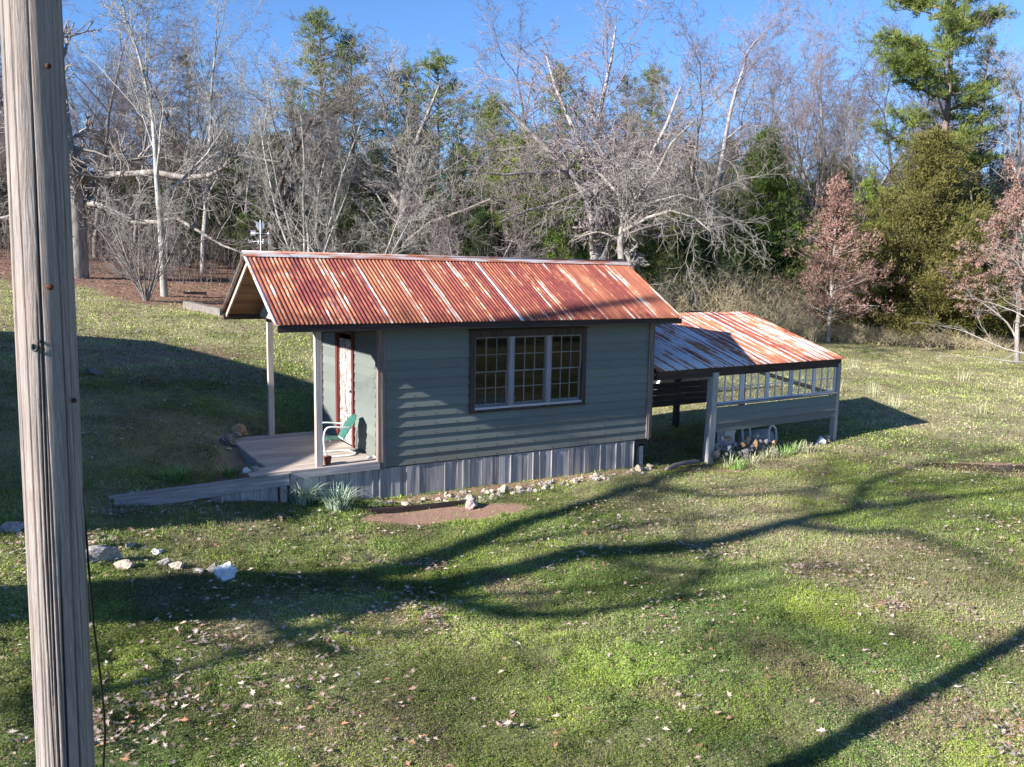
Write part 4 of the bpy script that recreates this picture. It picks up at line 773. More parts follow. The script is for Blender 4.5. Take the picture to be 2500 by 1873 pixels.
# puddle
pc = PUD; n = 40; an = np.linspace(0, 2*np.pi, n, endpoint=False); rr = 1+.25*np.sin(3*an+1)+.12*np.sin(7*an); ex = np.array([.86, -.51]); ey = np.array([.51, .86])
P2 = np.array([pc[0], pc[1]])+np.outer(np.cos(an)*rr*1.7, ex)+np.outer(np.sin(an)*rr*.30, ey); zp = PUD[2]-.012
me = bpy.data.meshes.new('puddle'); me.from_pydata([(p[0], p[1], zp) for p in P2], [], [tuple(range(n))]); mw = Mt('muddy_water', .08, .5); mw.color((.035, .026, .018)); mw.bump(mw.noise(14, 2), .05, .01)
tag(link('puddle', me, mw.m), kind='structure')
#@@FOREST
# ------------------------------------------------------------------ trees
def segmesh(name, segs, sides, mat, parent=None, origin=(0, 0, 0)):
    A = np.array(segs, float); p0, p1, r0, r1 = A[:, 0:3]-origin, A[:, 3:6]-origin, A[:, 6], A[:, 7]; d = p1-p0; ln = np.linalg.norm(d, axis=1, keepdims=True)+1e-9; d /= ln
    up = np.where(np.abs(d[:, 2:3]) < .9, np.array([[0, 0, 1.]]), np.array([[1., 0, 0]])); s = np.cross(d, up); s /= np.linalg.norm(s, axis=1, keepdims=True); t = np.cross(s, d); n = len(A)
    th = np.arange(sides)*2*np.pi/sides; ring = s[:, None]*np.cos(th)[None, :, None]+t[:, None]*np.sin(th)[None, :, None]
    ov = np.minimum(r0, .3*ln[:, 0])[:, None, None]*.5
    V = np.concatenate([p0[:, None]+ring*r0[:, None, None], p1[:, None]+ring*r1[:, None, None]+d[:, None]*ov], 1).reshape(-1, 3); k = np.arange(sides)
    Q = np.stack([k, (k+1) % sides, sides+(k+1) % sides, sides+k], -1); Fc = ((np.arange(n)*2*sides)[:, None, None]+Q[None]).reshape(-1, 4)
    return fast(name, V, Fc, mat, parent, True)
DEF = dict(n=[10, 7, 5, 4, 3], nch=[9, 7, 6, 5, 0], ratio=[.55, .55, .5, .5], ang=[.85, .75, .8, .8], gn=[.05, .14, .18, .22, .25], up=[.02, .05, .04, .02, .0], start=[.28, .2, .15, .1], tip=.28, rr=.5, rmin=.0072)
def grow(seg, R_, p, d, L_, r, lvl, P, maxl):
    n = P['n'][lvl]; gn = P['gn'][lvl]; up = P['up'][lvl]; sp = L_/n; g = R_.gauss; px, py, pz = p; dx, dy, dz = d; r0 = r; nc = P['nch'][lvl]/n if lvl < maxl else 0
    for i in range(n):
        dx += g(0, gn); dy += g(0, gn); dz += g(0, gn)+up; q = 1/math.sqrt(dx*dx+dy*dy+dz*dz); dx *= q; dy *= q; dz *= q
        nx, ny, nz = px+dx*sp, py+dy*sp, pz+dz*sp; t = (i+1)/n; r1 = r*(1-(1-P['tip'])*t); seg[lvl].append((px, py, pz, nx, ny, nz, r0, r1)); px, py, pz, r0 = nx, ny, nz, r1
        if nc and t >= P['start'][lvl]:
            c = int(nc)+(R_.random() < nc-int(nc))
            for _ in range(c):
                a = P['ang'][lvl]*R_.uniform(.6, 1.3); sx, sy, sz = g(0, 1), g(0, 1), g(0, 1); k = sx*dx+sy*dy+sz*dz; sx -= k*dx; sy -= k*dy; sz -= k*dz; q = math.sin(a)/math.sqrt(sx*sx+sy*sy+sz*sz+1e-9); ca = math.cos(a)
                grow(seg, R_, (px, py, pz), (dx*ca+sx*q, dy*ca+sy*q, dz*ca+sz*q), L_*P['ratio'][lvl]*R_.uniform(.7, 1.25)*(1.15-.6*t), max(P['rmin'], r1*P['rr']*R_.uniform(.8, 1.2)), lvl+1, P, maxl)
    if lvl < maxl:
        for _ in range(2):
            a = .35*R_.uniform(.6, 1.4); th = R_.uniform(0, 6.28); grow(seg, R_, (px, py, pz), (dx+math.cos(th)*a, dy+math.sin(th)*a, dz+g(0, .2)), L_*P['ratio'][lvl]*.8, max(P['rmin'], r0*.8), lvl+1, P, maxl)
def barkm(nm, dark, light, twig):
    m = Mt(nm, .9, .1); n = m.noise(1, 5, m.co((5, 5, 1.5)), .65); m.color(m.mix(m.ramp(n, [(.3, 0.), (.65, 1.)]), dark, light)); a = m.m
    m = Mt(nm+'_twigs', .9, .1); n = m.noise(.35, 3); m.color(m.mix(m.ramp(n, [(.35, 0.), (.65, 1.)]), tuple(x*.8 for x in twig), twig)); return a, m.m
BK = dict(piney=barkm('pine_bark', (.10, .075, .065), (.26, .20, .18), (.14, .11, .09)), grey=barkm('grey_bark', (.11, .095, .085), (.34, .31, .285), (.28, .255, .24)), back=barkm('far_bark', (.10, .085, .08), (.26, .235, .22), (.17, .14, .135)), pale=barkm('pale_bark', (.18, .165, .15), (.44, .42, .39), (.34, .32, .295)),
          dark=barkm('dark_bark', (.035, .03, .028), (.15, .13, .12), (.16, .135, .125)), mauve=barkm('mauve_bark', (.17, .145, .14), (.42, .38, .37), (.29, .24, .245)))
def bare(base, H, r, seed, bark='grey', label=None, group=None, lean=(0, 0), maxl=4, trunks=1, name='bare_tree', spread=.12, limbs=(), cat='tree', **kw):
    R_ = random.Random(seed); P = dict(DEF); P.update(kw); seg = [[] for _ in range(6)]
    for k in range(trunks):
        th = 6.28*k/trunks+R_.uniform(-.4, .4); sp = spread if trunks > 1 else 0
        grow(seg, R_, (math.cos(th)*sp*.12, math.sin(th)*sp*.12, -.1), (lean[0]+math.cos(th)*sp*2.2, lean[1]+math.sin(th)*sp*2.2, 1), H*(.82 if P['nch'][0] else 1)*R_.uniform(.85, 1.0 if trunks > 1 else .95), r*(1 if trunks == 1 else R_.uniform(.7, 1)), 0, P, maxl)
    for pts, r0, r1, dens in limbs:   # explicit main limbs, local coordinates
        n = len(pts)-1
        for i in range(n):
            a = r0+(r1-r0)*i/n; c = r0+(r1-r0)*(i+1)/n; seg[0].append((*pts[i], *pts[i+1], a, c)); v = Vector(pts[i+1])-Vector(pts[i])
            for j in range(int(v.length*dens+R_.random())):
                q = Vector(pts[i])+v*R_.random(); d = (Vector((R_.gauss(0, 1), R_.gauss(0, 1), R_.gauss(.5, .8))).normalized()+v.normalized()*.4).normalized()
                grow(seg, R_, tuple(q), tuple(d), R_.uniform(1.2, 3.2)*P.get('limbk', 1), max(.012, c*.35), 2, P, maxl)
    tk, tw = BK[bark]; o = empty(name, tuple(base), label, cat, group); th_ = [s for s in seg[0]]+[s for s in seg[1] if s[6] > .05]; cr = [s for s in seg[1] if s[6] <= .05]
    segmesh('trunk', th_, 8, tk, o)
    if cr or any(seg[2:]):
        s2 = cr+seg[2]; s3 = seg[3]+seg[4]+seg[5]; A = np.array(s2+s3); crn = segmesh('crown', s2+s3, 3, tw, o)
    return o
def copytree(o, base, sc=1, rz=0, label=None, group=None):
    c = o.copy(); COL.objects.link(c); c.location = base; c.scale = (sc, sc, sc*1.0); c.rotation_euler = (0, 0, rz)
    if label: c['label'] = label
    if group: c['group'] = group
    for k in list(o.children):
        q = k.copy(); COL.objects.link(q); q.parent = c
    return c
def folmat(nm, c1, c2, c3=None):
    m = Mt(nm, .7, .2); n = m.noise(.9, 4, None, .6); n2 = m.noise(7, 3); c = m.mix(m.ramp(n, [(.35, 0.), (.65, 1.)]), c1, c2); c = m.mix(m.ramp(n2, [(.5, 0.), (.75, .8)]), c, c3 or tuple(x*1.5 for x in c2)); m.color(c)
    tr = m.n.new('ShaderNodeBsdfTranslucent'); m.L(c, tr.inputs[0]); mx = m.n.new('ShaderNodeMixShader'); mx.inputs[0].default_value = .2; m.L(m.b.outputs[0], mx.inputs[1]); m.L(tr.outputs[0], mx.inputs[2]); m.L(mx.outputs[0], m.n['Material Output'].inputs[0]); return m.m
CEDAR = folmat('cedar_foliage', (.05, .09, .02), (.10, .145, .03)); OLIVE = folmat('olive_cedar_foliage', (.085, .085, .024), (.16, .155, .045), (.25, .19, .07)); PINE = folmat('pine_needles', (.085, .125, .03), (.19, .235, .055), (.32, .35, .10)); LIME = folmat('young_pine_needles', (.12, .20, .03), (.24, .32, .05), (.34, .42, .09)); DPINE = folmat('dark_pine_needles', (.02, .04, .016), (.05, .08, .026)); RUSS = folmat('russet_leaves', (.19, .105, .085), (.33, .20, .165), (.45, .32, .27))
def tris(C, Dr, n_each, rad_, ln, wd_, rs, up=.0, parallel=.0):
    """C centres (m,3), Dr directions; n_each elongated triangles round each"""
    m = len(C); C = np.repeat(C, n_each, 0); Dr = np.repeat(Dr, n_each, 0); n = len(C); u = rs.normal(size=(n, 3)); u /= np.linalg.norm(u, axis=1, keepdims=True); c = C+u*rad_*rs.rand(n, 1)**.6
    d = rs.normal(size=(n, 3))*(1-parallel)+Dr*parallel*1.6+u*.6; d[:, 2] += up; d /= np.linalg.norm(d, axis=1, keepdims=True); s = np.cross(d, rs.normal(size=(n, 3))); s /= np.linalg.norm(s, axis=1, keepdims=True)+1e-9
    L_ = ln*rs.uniform(.6, 1.3, (n, 1)); w_ = wd_*rs.uniform(.7, 1.3, (n, 1)); return np.stack([c-s*w_/2, c+s*w_/2, c+d*L_], 1).reshape(-1, 3)
def conifer(base, H, Rm, seed, mat, kind='cedar', label=None, group=None, name=None, c0=.04, nb=150, dens=1., bias=None, bark='dark', r=None, lean=(0, 0), trunkbare=True, fine=1.):
    rs = np.random.RandomState(seed); o = empty(name or ('cedar_tree' if kind == 'cedar' else 'pine_tree'), tuple(base), label, 'tree', group); r = r or H*.014
    segs = []; N = 10; pts = [np.array([lean[0]*t*H+(rs.randn()*.04 if t else 0), lean[1]*t*H+(rs.randn()*.04 if t else 0), H*t-.1]) for t in np.linspace(0, 1, N+1)]
    for i in range(N): segs.append((*pts[i], *pts[i+1], r*(1-.88*i/N), r*(1-.88*(i+1)/N)))
    segmesh('trunk', segs, 8, BK[bark][0], o); br = []; C = []; Dd = []
    lob = rs.rand(8)*.5+.7
    for k in range(nb):
        t = c0+(1-c0)*((k+rs.rand())/nb)**(1.2 if kind == 'cedar' else 1.0); az = rs.rand()*2*np.pi
        if kind == 'cedar': prof = min(1, (t-c0+.10)*7)*(1-t)**.95*1.3; slope_ = .5+.5*t
        else: prof = (.35+.65*math.sin(min(1, (1-(t-c0)/(1-c0))*1.25)*math.pi*.5))*(1-.15*rs.rand())*(1 if t < .93 else .5); slope_ = .05+.55*t
        L_ = Rm*prof*rs.uniform(.42, 1.15)*lob[int(az/6.2832*8) % 8]
        if bias is not None: L_ *= 1+bias[1]*math.cos(az-bias[0])
        i = min(int(t*N), N-1); p = pts[i]+(pts[i+1]-pts[i])*(t*N-i); d = np.array([math.cos(az), math.sin(az), slope_*.6+(-.1 if kind == 'pine' and t < .5 else 0)]); m = max(3, int(L_/.55)); q = p.copy(); dl = d.copy()
        for j in range(m):
            dl = dl+rs.normal(size=3)*.10; dl[2] += .05 if kind == 'pine' else -.02; st = dl/np.linalg.norm(dl)*L_/m; br.append((*q, *(q+st), r*.25*(1-j/m)+.008, r*.25*(1-(j+1)/m)+.006)); q = q+st; f_ = (j+1)/m
            if kind == 'cedar':
                if f_ > .25:
                    for _ in range(int(3.4*dens+rs.rand())): C.append(q+rs.normal(size=3)*np.array([.30, .30, .15])*(.5+.5*f_)*(.6+H/14)); Dd.append(dl/np.linalg.norm(dl)+np.array([0, 0, .4]))
            elif f_ > .4:
                for _ in range(int(2.0*dens+rs.rand())):
                    e = q+rs.normal(size=3)*np.array([.42, .42, .10]); C.append(e); Dd.append(dl/np.linalg.norm(dl)+np.array([0, 0, .3]))
                    if rs.rand() < .5: br.append((*q, *e, .012, .008))
    for _ in range(10 if kind == 'pine' else 14): C.append(pts[-1]+rs.normal(size=3)*np.array([.15, .15, .3])); Dd.append(np.array([0, 0, 1.]))
    segmesh('branches', br, 3, BK[bark][0], o); C = np.array(C); Dd = np.array(Dd)
    if kind == 'cedar': V = tris(C, Dd, int(15*fine), .22, .16, .05, rs, .3, .45)
    else: V = tris(C, Dd, int(20*fine), .17, .27, .036, rs, .25, .35)
    fast('crown', V, np.arange(len(V)).reshape(-1, 3), mat, o, False); return o
def on_ground(u, v, D=None):    # display pixel of a trunk's foot
    if D is None: p = gnd(u*K, v*K)
    else: q = atd(u*K, v*K, D); p = np.array([q[0], q[1], 0])
    p[2] = g1(p[0], p[1])-.02; return p
def hgt(base, v):               # height a thing at base needs to reach display row v
    D = (base-cam)@F; return atd(1250, v*K, D)[2]-base[2]
def limb(base, pix, dD, jit=0): # limb traced in the photograph, given its own depth offsets
    D = (base-cam)@F; return [tuple(atd(u*K, v*K, D+o2)-base) for (u, v), o2 in zip(pix, dD)]
# --- front rank, each its own tree
P = on_ground(170, 600); oakL = bare(P, 4., .42, 11, 'grey', 'massive grey oak with mossy horizontal limbs just right of the pole', name='oak_tree', n=[3, 7, 5, 4, 3], nch=[0, 7, 6, 5, 0], lean=(-.03, 0), tip=.8, limbk=1.,
    limbs=[(limb(P, [(168, 470), (155, 380), (138, 260), (125, 120), (120, -60)], [0, .3, .6, .9, 1]), .36, .16, 1.6), (limb(P, [(160, 400), (200, 380), (260, 377), (330, 372), (400, 384), (450, 380), (485, 360), (505, 335), (540, 340), (600, 350)], [0, -.5, -1, -1.5, -1.8, -2, -2.2, -2.3, -2.3, -2.2]), .17, .04, 2.0),
           (limb(P, [(165, 440), (205, 440), (245, 455), (290, 480), (340, 480), (380, 470), (430, 500), (480, 530), (520, 545)], [0, -.6, -1.2, -1.8, -2.3, -2.6, -3, -3.2, -3.4]), .15, .03, 2.0), (limb(P, [(160, 440), (110, 440), (60, 455), (10, 470), (-60, 480)], [0, .3, .6, 1, 1.2]), .14, .04, 1.5)])
P = on_ground(355, 640); bare(P, hgt(P, -40), .15, 12, 'pale', 'tall slender pale-barked tree forking high, left of the cabin', nch=[12, 6, 5, 4, 0], start=[.40, .2, .15, .1], ratio=[.40, .52, .5, .5], rr=.55, ang=[.6, .75, .8, .8], rmin=.01)
P = on_ground(315, 650); bare(P, 4.2, .045, 13, 'grey', 'vase-shaped leafless shrub with many stems on the slope left of the cabin', name='bare_shrub', cat='shrub', trunks=16, spread=.17, nch=[7, 4, 3, 0, 0], n=[8, 5, 4, 3, 3], ratio=[.3, .5, .5, .5], start=[.15, .1, .1, .1], maxl=3, gn=[.05, .12, .2, .2, .2])
P = on_ground(600, 640, 37.); bare(P, hgt(P, 150), .26, 14, 'dark', 'dark gnarled wide-crowned tree behind the left end of the cabin roof', name='oak_tree', nch=[10, 7, 6, 5, 0], gn=[.12, .22, .26, .25, .25], ratio=[.62, .58, .5, .5], start=[.25, .2, .15, .1], ang=[.95, .8, .8, .8], rr=.6)
P = on_ground(668, 640, 35.); bare(P, hgt(P, 115), .08, 15, 'pale', 'clump of slender white stems rising behind the left of the roof ridge', trunks=7, spread=.13, nch=[9, 5, 4, 3, 0], ratio=[.33, .5, .5, .5], start=[.3, .2, .1, .1], ang=[.65, .7, .7, .7], n=[10, 6, 4, 3, 3])
P = on_ground(770, 640, 33.); bare(P, hgt(P, 330), .05, 16, 'pale', 'small leaning pale saplings behind the ridge, right of the white stems', trunks=4, spread=.3, nch=[9, 5, 4, 3, 0], n=[9, 6, 4, 3, 3], ratio=[.4, .5, .5, .5], up=[-.01, .04, .03, .02, 0])
P = on_ground(870, 640, 36.); bare(P, 2.0, .2, 17, 'grey', 'round-crowned grey tree with a trunk forking low behind the middle of the roof', name='oak_tree', n=[3, 7, 5, 4, 3], nch=[0, 7, 6, 5, 0], tip=.8,
    limbs=[(limb(P, [(870, 560), (868, 480), (872, 420), (860, 350), (835, 280), (825, 200)], [0, 0, 0, .4, .8, 1]), .19, .04, 2.6), (limb(P, [(872, 420), (885, 360), (905, 290), (935, 220), (950, 180)], [0, -.4, -.8, -1, -1.2]), .15, .03, 2.6), (limb(P, [(850, 560), (880, 520), (930, 480), (1000, 455), (1060, 430)], [0, -1, -1.5, -2, -2.5]), .10, .03, 2.4), (limb(P, [(870, 440), (900, 400), (960, 370), (1020, 330)], [0, .4, .8, 1.2]), .1, .03, 2.6), (limb(P, [(866, 450), (830, 400), (780, 370), (740, 330)], [0, .4, .8, 1.2]), .1, .03, 2.6)])
P = on_ground(1000, 640, 34.); bare(P, hgt(P, 420), .06, 18, 'mauve', 'low bushy leafless tree behind the centre of the roof ridge', trunks=3, spread=.3, nch=[8, 7, 5, 4, 0])
P = on_ground(1285, 640, 37.); bare(P, 3.2, .28, 19, 'mauve', 'great wide-spreading bare oak with twisted limbs behind the roof, tallest near the centre', name='oak_tree', n=[3, 7, 6, 5, 4], nch=[0, 8, 7, 6, 0], gn=[.1, .2, .26, .28, .3], tip=.8, limbk=1.15,
    limbs=[(limb(P, [(1290, 560), (1285, 500), (1270, 430), (1230, 370), (1180, 320), (1120, 260), (1080, 220)], [0, 0, 0, -.5, -1, -1.5, -2]), .27, .05, 2.4), (limb(P, [(1275, 440), (1270, 360), (1240, 280), (1200, 190), (1180, 120)], [0, .5, 1, 1.4, 1.8]), .18, .04, 2.4), (limb(P, [(1275, 440), (1310, 370), (1290, 300), (1300, 220), (1320, 130), (1330, 60)], [0, .4, .8, 1, 1.2, 1.4]), .18, .04, 2.4),
           (limb(P, [(1290, 480), (1330, 420), (1400, 350), (1440, 270), (1470, 190)], [0, -.5, -1, -1.3, -1.6]), .16, .04, 2.4), (limb(P, [(1230, 370), (1160, 372), (1090, 378), (1040, 372)], [-.5, -1.5, -2.3, -3]), .09, .03, 2.2), (limb(P, [(1260, 420), (1200, 440), (1140, 455), (1080, 480)], [0, -1, -2, -3]), .09, .03, 2.0)])
P = on_ground(1345, 640, 33.); bare(P, 2.6, .15, 20, 'grey', 'pale grey tree dividing low with long drooping right-hand boughs behind the roof', n=[3, 7, 6, 5, 4], nch=[0, 7, 6, 5, 0], tip=.85,
    limbs=[(limb(P, [(1342, 560), (1340, 520), (1345, 480), (1375, 430), (1420, 370), (1450, 310), (1500, 260)], [0, 0, 0, -.3, -.6, -1, -1]), .14, .03, 2.6), (limb(P, [(1345, 480), (1345, 430), (1300, 380), (1260, 350)], [0, 0, .5, 1]), .1, .03, 2.4), (limb(P, [(1345, 500), (1400, 470), (1450, 455), (1500, 470), (1535, 500)], [0, -1, -1.8, -2.2, -2.5]), .08, .02, 3.4), (limb(P, [(1345, 490), (1400, 440), (1470, 420), (1530, 440)], [0, -.5, -1.2, -2]), .07, .02, 3.2)], up=[.02, -.03, -.03, -.04, -.02])
P = on_ground(1520, 660, 47.); bare(P, hgt(P, -30), .22, 21, 'mauve', 'tall bare tree with an open twisted top reaching the frame top right of centre', gn=[.06, .2, .24, .26, .25], nch=[12, 7, 6, 5, 0], start=[.4, .2, .15, .1], ratio=[.40, .55, .5, .5])
P = on_ground(1720, 680, 54.); bare(P, hgt(P, 30), .2, 22, 'mauve', 'tall fan-crowned bare tree against the sky left of the big pine', nch=[16, 9, 6, 6, 0], start=[.22, .15, .1, .1], ang=[.5, .6, .7, .7], rmin=.009, up=[.02, .09, .06, .03, 0])
P = on_ground(1640, 690, 48.); conifer(P, hgt(P, 285), 4.0, 23, CEDAR, 'cedar', 'dark green conical cedar right of centre behind the dry thicket', nb=240, dens=1.3)
P = on_ground(1560, 690, 50.); conifer(P, hgt(P, 420), 3.2, 24, CEDAR, 'cedar', 'lower green cedar left of the conical cedar', nb=170, dens=1.1)
P = on_ground(1985, 705, 45.); conifer(P, hgt(P, 285), 5.7, 25, OLIVE, 'cedar', 'very large olive-brown cedar standing below the big pine', nb=330, dens=1.6, c0=.02)
P = on_ground(2075, 712, 44.); conifer(P, hgt(P, 480), 3.4, 26, OLIVE, 'cedar', 'smaller olive cedar joined to the right of the very large one', nb=160, dens=1.3)
P = on_ground(1905, 716, 48.); conifer(P, hgt(P, 490), 1.9, 27, CEDAR, 'cedar', 'small cedar at the left foot of the very large olive cedar', nb=120, dens=1.2)
P = on_ground(2005, 700, 48.); bigp = conifer(P, hgt(P, -90), 4.9, 28, PINE, 'pine', 'big tall pine with layered green boughs at the upper right', nb=54, dens=6.5, c0=.38, bias=(math.pi-.55, .42), fine=1.4, bark='piney', r=.30)
P = on_ground(1850, 700, 47.); conifer(P, hgt(P, 385), 2.3, 29, LIME, 'pine', 'thin yellow-green pine with a few flat boughs left of the olive cedar', nb=10, dens=2.2, c0=.45)
P = on_ground(1240, 640, 41.); conifer(P, hgt(P, 345), 1.9, 30, LIME, 'pine', 'lime green young pine glowing behind the great oak', nb=46, dens=1.5, c0=.2)
P = on_ground(1130, 640, 44.); conifer(P, hgt(P, 300), 2.4, 31, PINE, 'pine', 'mid green pine left of the great oak', nb=60, dens=1.5, c0=.3)
P = on_ground(1060, 640, 50.); conifer(P, hgt(P, 225), 2.4, 32, PINE, 'pine', 'dark bushy-topped pine showing between the round tree and the great oak', nb=60, dens=1.6, c0=.45)
P = on_ground(700, 640, 55.); conifer(P, hgt(P, 55), 2.6, 33, PINE, 'pine', 'tallest dark pine above the white stems left of centre', nb=60, dens=1.7, c0=.55)
P = on_ground(765, 640, 56.); conifer(P, hgt(P, 108), 2.5, 34, PINE, 'pine', 'dark pine just right of the tallest one left of centre', nb=60, dens=1.6, c0=.5)
P = on_ground(945, 640, 56.); conifer(P, hgt(P, 140), 2.4, 35, PINE, 'pine', 'slim green pine standing clear against the sky near the centre', nb=60, dens=1.6, c0=.5)
P = on_ground(880, 640, 58.); conifer(P, hgt(P, 165), 2.5, 36, PINE, 'pine', 'grey-green pine left of the slim one near the centre', nb=56, dens=1.5, c0=.5)
P = on_ground(1200, 640, 58.); conifer(P, hgt(P, 160), 2.0, 37, PINE, 'pine', 'small rounded pine top seen through the great oak', nb=50, dens=1.5, c0=.55)
P = on_ground(1390, 640, 60.); conifer(P, hgt(P, 160), 2.0, 38, PINE, 'pine', 'small pine top right of the great oak', nb=50, dens=1.5, c0=.55)
P = on_ground(2085, 690, 56.); conifer(P, hgt(P, 90), 2.4, 39, DPINE, 'pine', 'very dark pine behind and right of the big pine', nb=60, dens=1.3, c0=.4)
P = on_ground(2190, 690, 46.); bare(P, hgt(P, -60), .19, 40, 'pale', 'tall pale bare tree near the right edge of the view', nch=[11, 7, 5, 5, 0], start=[.42, .2, .15, .1], ratio=[.42, .5, .5, .5])
def leafy(P, H, r, seed, label, nl, size, **kw):
    o = bare(P, H, r, seed, 'grey', label, name='beech_tree', **kw); tw = [c for c in o.children if c.name.startswith('crown')][0].data; co_ = np.zeros(len(tw.vertices)*3, np.float32); tw.vertices.foreach_get('co', co_); co_ = co_.reshape(-1, 3); rs = np.random.RandomState(seed)
    C = co_[rs.randint(0, len(co_), nl)]; C = C[C[:, 2] > H*.1]; V = tris(C, np.zeros_like(C)+np.array([0, 0, -.6]), 5, .12, size, size*.55, rs, -.5, .3); fast('leaves', V, np.arange(len(V)).reshape(-1, 3), RUSS, o); return o
P = on_ground(1790, 714, 41.); conifer(P, hgt(P, 390), 3.3, 41, RUSS, 'cedar', 'slim sapling holding pinkish russet dead leaves left of the olive cedar', name='beech_tree', nb=80, dens=1.3, c0=.14, bark='pale', fine=.9)
P = on_ground(2205, 690, 38.); leafy(P, hgt(P, 370), .12, 42, 'oak still holding pinkish brown leaves at the right edge', 2600, .12, nch=[14, 7, 5, 3, 0], ratio=[.5, .5, .5, .5], ang=[1.0, .8, .8, .8], start=[.2, .1, .1, .1])
P = on_ground(2230, 705, 36.); bare(P, 5, .09, 43, 'pale', 'dead white-branched sapling low at the right edge', nch=[9, 5, 4, 0, 0], ang=[1.4, .8, .8, .8], start=[.1, .1, .1, .1], maxl=3, up=[0, 0, 0, 0, 0], ratio=[.7, .5, .5, .5])
# --- the wood behind: repeated kinds
R_ = random.Random(77)
GB = 'leafless trees crowding the wood behind the field'; GP = 'pines standing deep in the wood'; GC = 'dark cedars of the understory'; LB = 'leafless grey tree in the crowded ranks of the wood'; LP = 'dark pine deep in the wood behind the bare trees'; LCd = 'low dark cedar filling in under the bare trees'
deep = (0, 400, -50)
kinds = [dict(nch=[12, 7, 5, 5, 0], start=[.35, .2, .15, .1], ratio=[.40, .52, .5, .5]), dict(nch=[11, 7, 6, 5, 0], gn=[.09, .2, .24, .25, .25], start=[.3, .2, .15, .1], ratio=[.48, .52, .5, .5]), dict(nch=[14, 7, 5, 4, 0], ang=[.5, .6, .7, .7], up=[.02, .08, .05, .03, 0], start=[.25, .15, .1, .1], ratio=[.45, .5, .5, .5]), dict(nch=[10, 7, 5, 4, 0], trunks=2, spread=.25, start=[.35, .2, .1, .1], ratio=[.4, .5, .5, .5])]
def spot(u, D): q = atd(u*K, 640*K, D); return np.array([q[0], q[1], g1(q[0], q[1])-.05])
protoB = []
for i, kw in enumerate(kinds*2): P = spot([-40, 210, 440, 540, 1170, 1460, 1600, 1780][i], [44, 46, 43, 48, 47, 46, 55, 52][i]); protoB.append((bare(P, 15., .16, 60+i, ['grey', 'back', 'pale', 'back', 'dark', 'back', 'back', 'mauve'][i], LB, GB, **kw)))
protoP = [conifer(spot(u, D), 13., 2.5, 80+i, DPINE, 'pine', LP, GP, nb=56, dens=1.2, c0=.25, fine=.8) for i, (u, D) in enumerate([(20, 60), (420, 62), (1340, 62)])]+[conifer(spot(640, 54), 10., 2.6, 88, PINE, 'pine', LP, GP, nb=60, dens=1.5, c0=.2, fine=.8)]
protoC = [conifer(spot(u, D), 7., 2.3, 90+i, [DPINE, CEDAR, DPINE][i], 'cedar', LCd, GC, nb=110, dens=1.0, fine=.8) for i, (u, D) in enumerate([(100, 52), (500, 50), (980, 50)])]
def topv(u):   # skyline of the wood in the photograph
    return float(np.interp(u, [-150, 150, 380, 480, 560, 700, 800, 900, 1050, 1150, 1300, 1500, 1600, 1700, 1900, 2212, 2350], [40, 60, 60, 160, 170, 150, 250, 270, 250, 170, 150, 170, 150, 90, 110, 30, 30]))
for D0, step, nn in ((43, 110, 0), (49, 85, 1), (57, 80, 2), (67, 90, 3), (80, 100, 4)):
    u = -260+nn*20
    while u < 2480:
        uu = u+R_.uniform(-25, 25); D = D0*R_.uniform(.95, 1.08); P = spot(uu, D); v = topv(uu)+R_.uniform(-10, 150)+nn*16; H = max(6, hgt(P, v)); right = 1560 < uu
        if nn == 0 and (720 < uu < 1250 or 1500 < uu < 2200): u += step; continue
        copytree(R_.choice(protoB if nn < 2 else [protoB[q] for q in (1, 3, 4, 5, 6)]), P, H/14.5, R_.uniform(0, 6.28)); u += step*R_.uniform(.8, 1.2)
for D0, step, v0, v1 in ((47, 120, 330, 470), (54, 90, 280, 410), (64, 85, 250, 370), (80, 75, 230, 330), (105, 75, 270, 350)):
    u = -300
    while u < 2550:
        uu = u+R_.uniform(-30, 30); P = spot(uu, D0*R_.uniform(.95, 1.06)); H = max(5, hgt(P, R_.uniform(v0, v1)+(60 if uu > 1500 else 0))); copytree(R_.choice(protoP+protoP[3:]*2 if D0 < 60 else protoP), P, H/13., R_.uniform(0, 6.28)); u += step*R_.uniform(.8, 1.2)
for D0, step, v0, v1 in ((45, 66, 430, 530), (51, 60, 370, 480), (60, 58, 320, 430), (74, 75, 300, 400), (92, 75, 300, 380)):
    u = -300
    while u < 2550:
        uu = u+R_.uniform(-30, 30)
        if not (150 < uu < 400 and D0 < 50): P = spot(uu, D0*R_.uniform(.96, 1.05)); H = max(3, hgt(P, R_.uniform(v0, v1))); copytree(R_.choice(protoC), P, H/7., R_.uniform(0, 6.28))
        u += step*R_.uniform(.8, 1.2)
# trees outside the frame: behind the viewpoint (mirrored in the panes)
for i in range(12):
    x = -28+i*7+R_.uniform(-2, 2); y = -42+R_.uniform(-5, 5); copytree(R_.choice(protoP+protoC), (x, y, float(gz0(x, y))), R_.uniform(.8, 1.1)*1.4, R_.uniform(0, 6.28))
